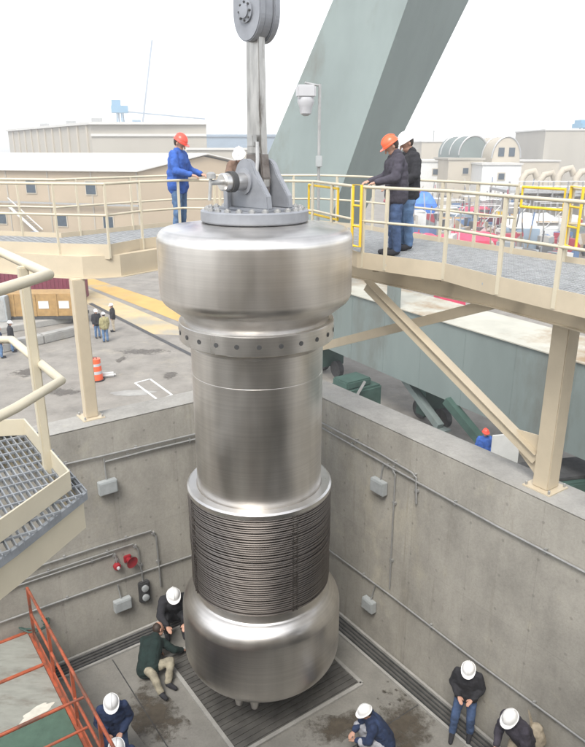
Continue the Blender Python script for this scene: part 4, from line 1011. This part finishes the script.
for i in range(620):
    Y = random.uniform(62, 135); px_ = random.uniform(398, 640); c = at(px_, 200, Y); c.z = YARD; r_ = random.random(); h_ = random.uniform(.3, 2.4)
    if r_ < .5: k.box(c, random.uniform(.4, 2.6), random.uniform(.4, 2), h_, random.uniform(0, 3))
    elif r_ < .75: k.tube([c + Vector((0, 0, h_ * .5)), c + Vector((random.uniform(-3, 3), random.uniform(-2, 2), h_ * random.uniform(.3, 1)))], random.uniform(.05, .3), 8)
    elif r_ < .93: k.bar(c, c + Vector((random.uniform(-.6, .6), 0, random.uniform(2, 5.5))), .1, .1)
    else: k.lathe([(.1, 0), (.5, 0), (.5, 1.1), (.1, 1.15)], c, 12)
for i in range(160):
    Y = random.uniform(62, 74); px_ = random.uniform(-40, 60); c = at(px_, 200, Y); c.z = YARD; k.box(c, random.uniform(.4, 2.4), random.uniform(.4, 2), random.uniform(.3, 1.8), random.uniform(0, 3))
tag(k.build('dockyard_clutter', cm), 'loose clutter of stores, drums and pipes spread over the far yard', 'clutter', kind='stuff')
t = None
mk = [(408, 150, 165), (414, 146, 165), (434, 130, 240), (470, 198, 96), (493, 196, 100), (527, 192, 90)]
for i, (x, y, Y) in enumerate(mk):
    tp = at(x, y, Y); t = thing('lattice_mast', ['thin mast nearest the gantry leg', 'second thin mast from the gantry leg', 'taller faint mast over the beige shed', 'short mast beyond the pink tarps', 'short mast left of the white mound', 'short mast right of the white mound'][i], 'mast', (tp.x, Y, YARD))
    MB().bar((tp.x, Y, YARD), (tp.x, Y, tp.z), .22, .22).build('mast_pole', M['alu'], t); MB().bar((tp.x - 1, Y, tp.z - .6), (tp.x + 1, Y, tp.z - .6), .12, .12).build('cross_arm', M['alu'], t)
# scaffold frames with thin rods in the middle distance, individually built
for i, (x, y, Y) in enumerate([(450, 228, 80), (486, 226, 82), (515, 222, 84), (545, 236, 76)]):
    c = at(x, y, Y); c.z = YARD; t = thing('scaffold_tower', ['first', 'second', 'third', 'fourth'][i] + ' pale scaffold tower from the left beyond the right railing', 'scaffold', c, 'scaffold towers in the right yard')
    k = MB()
    for dx in (-1, 1):
        for dy in (-1, 1): k.bar(c + Vector((dx * 1.3, dy, 0)), c + Vector((dx * 1.3, dy, 4.6)), .09, .09)
    each(k, 'upright', M['alu'], t); k = MB()
    for z_ in (1.0, 2.4, 3.8, 4.5):
        for dy in (-1, 1): k.bar(c + Vector((-1.3, dy, z_)), c + Vector((1.3, dy, z_)), .07, .07)
    k.bar(c + Vector((-1.3, -1, 1)), c + Vector((1.3, -1, 3.8)), .07, .07)
    each(k, 'crossbar', M['white'], t); MB().box(c + Vector((0, 0, 2.4)), 2.5, 1.9, .06, 0).build('platform', M['crate'], t)

# ------------------------------------------------------------------ people
def remesh(objs_mb, vox, name, m, parent, smooth=2, seed=0, wr=0.0):
    me = bpy.data.meshes.new('tmp'); me.from_pydata([tuple(v) for v in objs_mb.v], [], objs_mb.f)
    o = bpy.data.objects.new('tmp', me); S.collection.objects.link(o)
    r = o.modifiers.new('r', 'REMESH'); r.mode = 'VOXEL'; r.voxel_size = vox
    s = o.modifiers.new('s', 'SMOOTH'); s.iterations = smooth; s.factor = .5
    dg = bpy.context.evaluated_depsgraph_get(); dg.update()
    nm = bpy.data.meshes.new_from_object(o.evaluated_get(dg)); bpy.data.objects.remove(o)
    if wr:
        for v in nm.vertices:
            p = v.co; a = noise.noise(Vector((p.x * 7, p.y * 7, p.z * 13 + seed))) + .5 * noise.noise(Vector((p.x * 19, p.y * 19, p.z * 25 + seed)))
            v.co = p + v.normal * (a * wr + wr * .25)
    nm.name = name; nm.materials.clear(); nm.materials.append(m); nm.shade_smooth()
    ob = bpy.data.objects.new(name, nm); S.collection.objects.link(ob); ob.parent = parent; return ob
def ball(mb, c, r, sc=(1, 1, 1), n=12, Rm=None):
    vs = []; fs = []; c = Vector(c)
    for i in range(1, n // 2 + 1):
        th_ = math.pi * i / (n // 2 + 1)
        for j in range(n):
            a = 2 * math.pi * j / n; p = Vector((r * math.sin(th_) * math.cos(a) * sc[0], r * math.sin(th_) * math.sin(a) * sc[1], r * math.cos(th_) * sc[2]))
            vs.append(c + (Rm @ p if Rm else p))
    k = len(vs); t_ = Vector((0, 0, r * sc[2])); vs += [c + (Rm @ t_ if Rm else t_), c - (Rm @ t_ if Rm else t_)]
    m = n // 2
    for i in range(m - 1):
        for j in range(n): fs.append((i * n + j, (i + 1) * n + j, (i + 1) * n + (j + 1) % n, i * n + (j + 1) % n))
    for j in range(n): fs.append((k, j, (j + 1) % n)); fs.append((k + 1, (m - 1) * n + (j + 1) % n, (m - 1) * n + j))
    mb.add(vs, fs)
def cap(mb, a, b, ra, rb, sc=None):
    a = Vector(a); b = Vector(b); ball(mb, a, ra); ball(mb, b, rb); mb.tube([a, b], ra, 12, rr=[ra, rb])
def chain(mb, pts, rs, grow=0.0):
    for i in range(len(pts) - 1): cap(mb, pts[i], pts[i + 1], rs[i] + grow, rs[i + 1] + grow)
STAND = dict(pelvis=(0, 0, .93), waist=(0, 0, 1.08), chest=(.0, 0, 1.30), neck=(0, 0, 1.47), head=(.03, 0, 1.60), face=(1, 0, -.1),
    sh=[(0, .175, 1.40), (0, -.175, 1.40)], el=[(-.02, .24, 1.13), (-.02, -.24, 1.13)], wr=[(.08, .23, .88), (.08, -.23, .88)],
    hip=[(0, .09, .90), (0, -.09, .90)], kn=[(.02, .10, .49), (.02, -.10, .49)], an=[(-.02, .11, .09), (-.02, -.11, .09)], toe=None)
def person(label, loc, yaw, pose=None, jacket='c_black', pants='c_jean', hat='hat_w', scale=1.0, hood=False, extra=None, vox=.016):
    P = dict(STAND); P.update(pose or {})
    V = Vector; t = thing('person', label, 'person', loc); t.rotation_euler.z = yaw; t.scale = (scale,) * 3
    for k_ in ('pelvis', 'waist', 'chest', 'neck', 'head', 'face'): P[k_] = V(P[k_])
    for k_ in ('sh', 'el', 'wr', 'hip', 'kn', 'an'): P[k_] = [V(x) for x in P[k_]]
    f = P['face'].normalized(); up = (P['head'] - P['neck']).normalized()
    side = up.cross(f).normalized() if abs(up.dot(f)) < .95 else V((0, 1, 0)); up2 = f.cross(side).normalized()
    Rm = Matrix((f, side, up2)).transposed()
    toes = P['toe'] or [a + V((.20, 0, -.05)) for a in P['an']]; toes = [V(x) for x in toes]
    # ---- body: one fused surface
    b = MB(); hd = P['head']
    ball(b, hd + up2 * .03, .105, (.95, .78, 1.1), 20, Rm); ball(b, hd + f * .025 - up2 * .06, .068, (.95, .85, 1.0), 16, Rm)
    cap(b, hd + f * .10 + up2 * .012, hd + f * .122 - up2 * .03, .010, .017)
    for s_ in (-1, 1):
        ball(b, hd + side * s_ * .083 - f * .005, .030, (.7, .35, 1.15), 10, Rm); ball(b, hd + f * .085 + side * s_ * .034 + up2 * .030, .017, (1, 1.3, .8), 8, Rm)
    cap(b, hd + f * .088 + side * .022 - up2 * .062, hd + f * .088 - side * .022 - up2 * .062, .011, .011)
    cap(b, P['neck'] - up * .04, hd - up2 * .05 - f * .01, .058, .052)
    chain(b, [P['pelvis'], P['waist'], P['chest'], P['neck']], [.095, .09, .10, .055])
    for i in (0, 1):
        chain(b, [P['sh'][i], P['el'][i], P['wr'][i]], [.044, .036, .028]); cap(b, P['chest'], P['sh'][i], .06, .045)
        chain(b, [P['hip'][i], P['kn'][i], P['an'][i]], [.072, .05, .04]); cap(b, P['an'][i] - V((0, 0, .03)), toes[i], .04, .03)
        d = (P['wr'][i] - P['el'][i]).normalized(); sd_ = d.cross(V((0, 0, 1))); sd_ = sd_.normalized() if sd_.length > .2 else V((1, 0, 0)) ; nn = d.cross(sd_).normalized()
        if P.get('grip'): dn = (d * .45 - V((0, 0, .9))).normalized()
        else: dn = d
        palm = P['wr'][i] + d * .055
        for a_ in (-1, 0, 1): cap(b, P['wr'][i] + d * .01, palm + sd_ * a_ * .022 + d * .02, .022, .018)
        for a_, l_ in ((-1.5, .060), (-.5, .072), (.5, .070), (1.5, .052)):
            q = palm + sd_ * a_ * .0185 + d * .03; q1 = q + (d * .75 + dn * .25).normalized() * l_ * .55; q2 = q1 + (dn * .8 + nn * .35).normalized() * l_ * .5
            cap(b, q, q1, .0095, .009); cap(b, q1, q2, .009, .0075)
        tb = P['wr'][i] + d * .03 + sd_ * (.03 if i == 0 else -.03); cap(b, tb, tb + sd_ * (.025 if i == 0 else -.025) + d * .035, .012, .010)
        cap(b, tb + sd_ * (.025 if i == 0 else -.025) + d * .035, tb + sd_ * (.028 if i == 0 else -.028) + d * .065 + nn * .01, .010, .008)
    body = remesh(b, .0085, 'body', M['skin'], t, 1)
    # ---- hair
    hr = MB(); ball(hr, hd - f * .022 + up2 * .032, .108, (.92, .82, 1.0), 16, Rm); ball(hr, hd - f * .04 - up2 * .015, .068, (.8, 1.05, .9), 12, Rm)
    remesh(hr, .012, 'hair', M['hair'], t, 1)
    # ---- jacket
    j = MB(); jm = P['pelvis'] + (P['pelvis'] - P['waist']) * .35
    for s_ in (-1, 1):
        chain(j, [jm + V((0, s_ * .055, 0)), P['waist'] + V((0, s_ * .05, 0)), P['chest'] + V((0, s_ * .055, 0))], [.140, .134, .134], .022)
    cap(j, P['chest'], P['neck'] - up * .03, .135, .082)
    cap(j, P['chest'].lerp(P['neck'], .5) - f * .02, P['neck'] - up * .02 - f * .02, .10, .075)
    for i in (0, 1):
        cap(j, P['chest'] + (P['neck'] - P['chest']) * .4, P['sh'][i], .09, .075)
        w2 = P['wr'][i].lerp(P['el'][i], .08); chain(j, [P['sh'][i], P['el'][i], w2], [.080, .068, .052])
    if hood: ball(j, P['neck'] - f * .07 + up * .02, .09, (1, 1.3, .8), 12, Rm)
    else: cap(j, P['neck'] - up * .02, P['neck'] + up * .02, .075, .068)
    remesh(j, vox, 'jacket', M[jacket], t, 2, sum(map(ord, label)) % 97, .014)
    # ---- trousers
    k = MB(); cap(k, P['hip'][0], P['hip'][1], .112, .112); cap(k, P['pelvis'], P['waist'] * .4 + P['pelvis'] * .6, .125, .12)
    for i in (0, 1):
        a2 = P['an'][i] + (P['kn'][i] - P['an'][i]) * .04; chain(k, [P['hip'][i], P['kn'][i], a2], [.102, .074, .064])
    remesh(k, vox, 'trousers', M[pants], t, 2, sum(map(ord, label)) % 89, .012)
    for i in (0, 1):
        s_ = MB(); cap(s_, P['an'][i] - (P['an'][i] - P['kn'][i]).normalized() * -.02, toes[i] * .35 + P['an'][i] * .65 - V((0, 0, .02)), .052, .05); cap(s_, toes[i] * .3 + P['an'][i] * .7 - V((0, 0, .025)), toes[i], .05, .040)
        remesh(s_, .014, 'boot', M['c_black'], t, 1)
    # ---- hard hat
    if hat:
        prof = [(.119, -.002), (.121, .004)] + [(.115 * math.cos(R(a)), .01 + .112 * math.sin(R(a))) for a in range(0, 86, 10)] + [(.01, .123)]
        q = MB().lathe(prof, V((0, 0, 0)), 28); q.v = [hd + Rm @ V((v.x * 1.08, v.y * .93, v.z)) + up2 * .045 for v in q.v]
        h_ = q.build('hard_hat', M[hat], None, smooth=True, auto=60); h_.parent = t
        q = MB(); rim = []
        for a in range(0, 360, 15):
            c_, s_ = math.cos(R(a)), math.sin(R(a)); ext = .128 + (.045 * max(0, c_) ** 2); rim.append(V((ext * c_ * 1.05, ext * s_ * .95, -.004 - .012 * max(0, c_))))
        q.prism([hd + Rm @ v + up2 * .045 for v in rim], Rm @ V((0, 0, .008))); br = q.build('brim', M[hat]); br.parent = h_
        q = MB().tube([hd + up2 * .045 + Rm @ V((.115 * 1.06 * math.cos(R(a)), 0, .016 + .110 * math.sin(R(a)))) for a in range(20, 165, 15)], .011, 8); rd = q.build('crown_ridge', M[hat], smooth=True); rd.parent = h_
    return t
# yaw: 0 = facing +X (image right); +90 = away from viewer; -90 = towards viewer
RAIL = dict(el=[(.10, .25, 1.14), (.10, -.25, 1.14)], wr=[(.36, .20, 1.08), (.36, -.20, 1.08)], head=(.07, 0, 1.59), face=(1, 0, -.55), grip=True, chest=(.03, 0, 1.30), neck=(.04, 0, 1.47), sh=[(.03, .175, 1.40), (.03, -.175, 1.40)])
p = at(181, 232, 13.15)
person('man in bright blue jacket and red hard hat holding the left railing', Vector((p.x, 13.1, DECK)), R(-18), RAIL, 'c_blue', 'c_jean', 'hat_r', 1.08)
p1 = Vector((1.62, 10.75, DECK))
person('man in charcoal jacket and orange hard hat looking down at the vessel', p1, R(188), dict(RAIL, face=(1, -.1, -.7), head=(.10, 0, 1.575)), 'c_char', 'c_jeand', 'hat_o', 1.05)
person('man in black jacket and white hard hat behind the orange-hatted man', Vector((1.90, 11.35, DECK)), R(195), dict(face=(1, 0, -.5), wr=[(.24, .2, .98), (.24, -.2, .98)], el=[(0, .25, 1.14), (0, -.25, 1.14)], head=(.06, 0, 1.59)), 'c_black', 'c_jean', 'hat_w', 1.07)
BEND = dict(pelvis=(-.12, 0, .90), waist=(-.04, 0, 1.03), chest=(.14, 0, 1.20), neck=(.27, 0, 1.32), head=(.36, 0, 1.40), face=(1, 0, -.7), sh=[(.22, .17, 1.27), (.22, -.17, 1.27)],
    el=[(.30, .24, 1.02), (.30, -.24, 1.02)], wr=[(.50, .18, 1.0), (.50, -.18, 1.0)], hip=[(-.12, .09, .88), (-.12, -.09, .88)])
p = at(240, 200, 13.6)
person('man in brown jacket and white hard hat bending behind the clevis', Vector((p.x + .05, 13.6, DECK)), R(-95), dict(BEND, head=(.26, 0, 1.47), neck=(.20, 0, 1.37), chest=(.10, 0, 1.22), sh=[(.17, .17, 1.31), (.17, -.17, 1.31)]), 'c_brown', 'c_jean', 'hat_w', 1.02)
# pit people
SLOUCH = dict(pelvis=(-.10, 0, .84), waist=(-.10, 0, .98), chest=(-.05, 0, 1.19), neck=(.0, 0, 1.35), head=(.06, 0, 1.46), face=(1, 0, -.6), sh=[(-.03, .175, 1.28), (-.03, -.175, 1.28)],
    el=[(-.06, .25, 1.02), (-.06, -.25, 1.02)], wr=[(.13, .12, .92), (.13, -.12, .92)], hip=[(-.10, .09, .82), (-.10, -.09, .82)], kn=[(.08, .12, .46), (.10, -.14, .46)], an=[(.02, .13, .09), (.12, -.16, .09)])
b = onz(469, 728, 0) - AX * .17
person('man in black jacket and jeans standing against the right wall', Vector((b.x, b.y, 0)), R(-112), SLOUCH, 'c_black', 'c_jeand', 'hat_w', .93)
b = Vector((3.34, 7.62, 0))
pr2 = person('man in dark coat carrying a pale bag at the bottom right', Vector((b.x, b.y, 0)), R(-150), dict(BEND, chest=(.08, 0, 1.2), neck=(.16, 0, 1.35), head=(.22, 0, 1.44), sh=[(.11, .17, 1.29), (.11, -.17, 1.29)], wr=[(.30, .14, .85), (.30, -.14, .85)], el=[(.12, .25, 1.0), (.12, -.25, 1.0)]), 'c_char', 'c_tan', 'hat_w', 1.0)
bag = Vector((b.x + .25, b.y + .02, 1.02))
t = thing('shoulder_bag', 'pale canvas bag hanging behind the man in the dark coat', 'bag', bag)
bb = MB(); ball(bb, (0, 0, 0), .17, (.75, .75, 1.0), 14); ball(bb, (.02, 0, -.1), .17, (.85, .8, .8), 14)
o = remesh(bb, .02, 'bag_body', M['c_tan'], t, 2, 3, .02); MB().tube([bag + Vector((-.08, 0, .15)), bag + Vector((-.14, .02, .42)), bag + Vector((-.05, .03, .16))], .014, 6).build('strap', M['c_tan'], t)
SQUAT = dict(pelvis=(-.18, 0, .34), waist=(-.12, 0, .48), chest=(.02, 0, .68), neck=(.12, 0, .83), head=(.17, 0, .95), face=(1, 0, -.5), sh=[(.07, .175, .78), (.07, -.175, .78)],
    el=[(.22, .25, .58), (.22, -.25, .58)], wr=[(.42, .16, .50), (.42, -.16, .50)], hip=[(-.18, .1, .33), (-.18, -.1, .33)], kn=[(.26, .18, .50), (.26, -.18, .50)], an=[(.04, .15, .10), (.04, -.15, .10)])
b = onz(369, 743, .35)
person('man in navy jacket squatting at the bottom centre with pale trousers', Vector((b.x + .1, b.y + .1, 0)), R(185), dict(SQUAT, wr=[(.34, .10, .46), (.34, -.10, .46)], el=[(.16, .24, .56), (.16, -.24, .56)]), 'c_navy', 'c_lt', 'hat_w', .92)
b = onz(169, 638, 0)
person('man in black jacket crouching beside the vessel by the left wall', Vector((b.x + .10, b.y + .16, 0)), R(-75), dict(SQUAT, head=(.20, 0, .93)), 'c_black', 'c_black', 'hat_w', 1.12)
KN = dict(pelvis=(-.06, 0, .26), waist=(.06, -.02, .38), chest=(.26, -.06, .48), neck=(.41, -.12, .54), head=(.50, -.18, .60), face=(.6, -.8, -.25), sh=[(.33, .10, .52), (.33, -.24, .44)],
    el=[(.42, -.02, .24), (.30, -.46, .26)], wr=[(.50, -.18, .06), (.44, -.60, .12)], hip=[(-.06, .09, .24), (-.06, -.10, .22)], kn=[(-.34, -.10, .30), (-.06, -.42, .32)], an=[(-.56, -.24, .08), (-.34, -.36, .08)], toe=[(-.70, -.34, .06), (-.48, -.50, .06)])
b = onz(149, 668, .15)
person('bareheaded man in dark green shirt and khaki trousers kneeling by the hatch', Vector((b.x, b.y, 0)), R(98), KN, 'c_green', 'c_khaki', None, .98)
b = onz(119, 770, 0)
hA = at(112, 700, onz(112, 770, 0).y)
person('man in blue jacket and white hard hat beside the orange railing', Vector((b.x, b.y, 0)), R(-75), SLOUCH, 'c_navy', 'c_jeand', 'hat_w', .95)
b = onz(125, 818, 0)
person('white hard-hatted worker cut off by the bottom edge', Vector((b.x, b.y, 0)), R(-80), SLOUCH, 'c_navy', 'c_jeand', 'hat_w', .95)
# yard people
for (x, y, lab, jk, pn, ht, yw) in [(98, 338, 'yard worker in dark jacket left of the pair beyond the wall', 'c_black', 'c_jean', 'hat_w', -60),
        (106, 342, 'yard worker in yellow top and jeans seen beyond the wall', 'c_yel', 'c_jean', 'hat_w', 120),
        (114, 331.5, 'yard worker in black jacket and tan trousers standing on the painted lane', 'c_black', 'c_tan', 'hat_w', 200),
        (13, 352, 'yard worker in dark jacket near the kerb at the left edge', 'c_black', 'c_jean', 'hat_w', 30),
        (2, 358, 'yard worker cut off by the left edge of the picture', 'c_navy', 'c_jean', None, 30)]:
    b = yardpt(x, y); person(lab, b, R(yw), None, jk, pn, ht, .95, vox=.03)
b = at(484, 446, 19.4); 
person('yard worker in blue jacket and red hard hat under the sill beam', Vector((b.x, b.y, YARD)), R(-90), None, 'c_blue', 'c_jeand', 'hat_r', .95, vox=.03)

# ------------------------------------------------------------------ haze
hz = MB().prism([Vector((-420, -40, YARD - 1)), Vector((420, -40, YARD - 1)), Vector((420, 760, YARD - 1)), Vector((-420, 760, YARD - 1))], Vector((0, 0, 75))).build('haze', M['white'])
hz.data.materials.clear(); hm = bpy.data.materials.new('haze_air'); hm.use_nodes = True; hn = hm.node_tree; hn.nodes.clear()
pv = hn.nodes.new('ShaderNodeVolumePrincipled'); pv.inputs['Color'].default_value = (.97, .98, 1, 1); pv.inputs['Density'].default_value = .0016; pv.inputs['Anisotropy'].default_value = .1
ho = hn.nodes.new('ShaderNodeOutputMaterial'); hn.links.new(pv.outputs[0], ho.inputs['Volume']); hz.data.materials.append(hm)
tag(hz, 'thin pale haze over the whole dockyard', 'haze', kind='stuff')
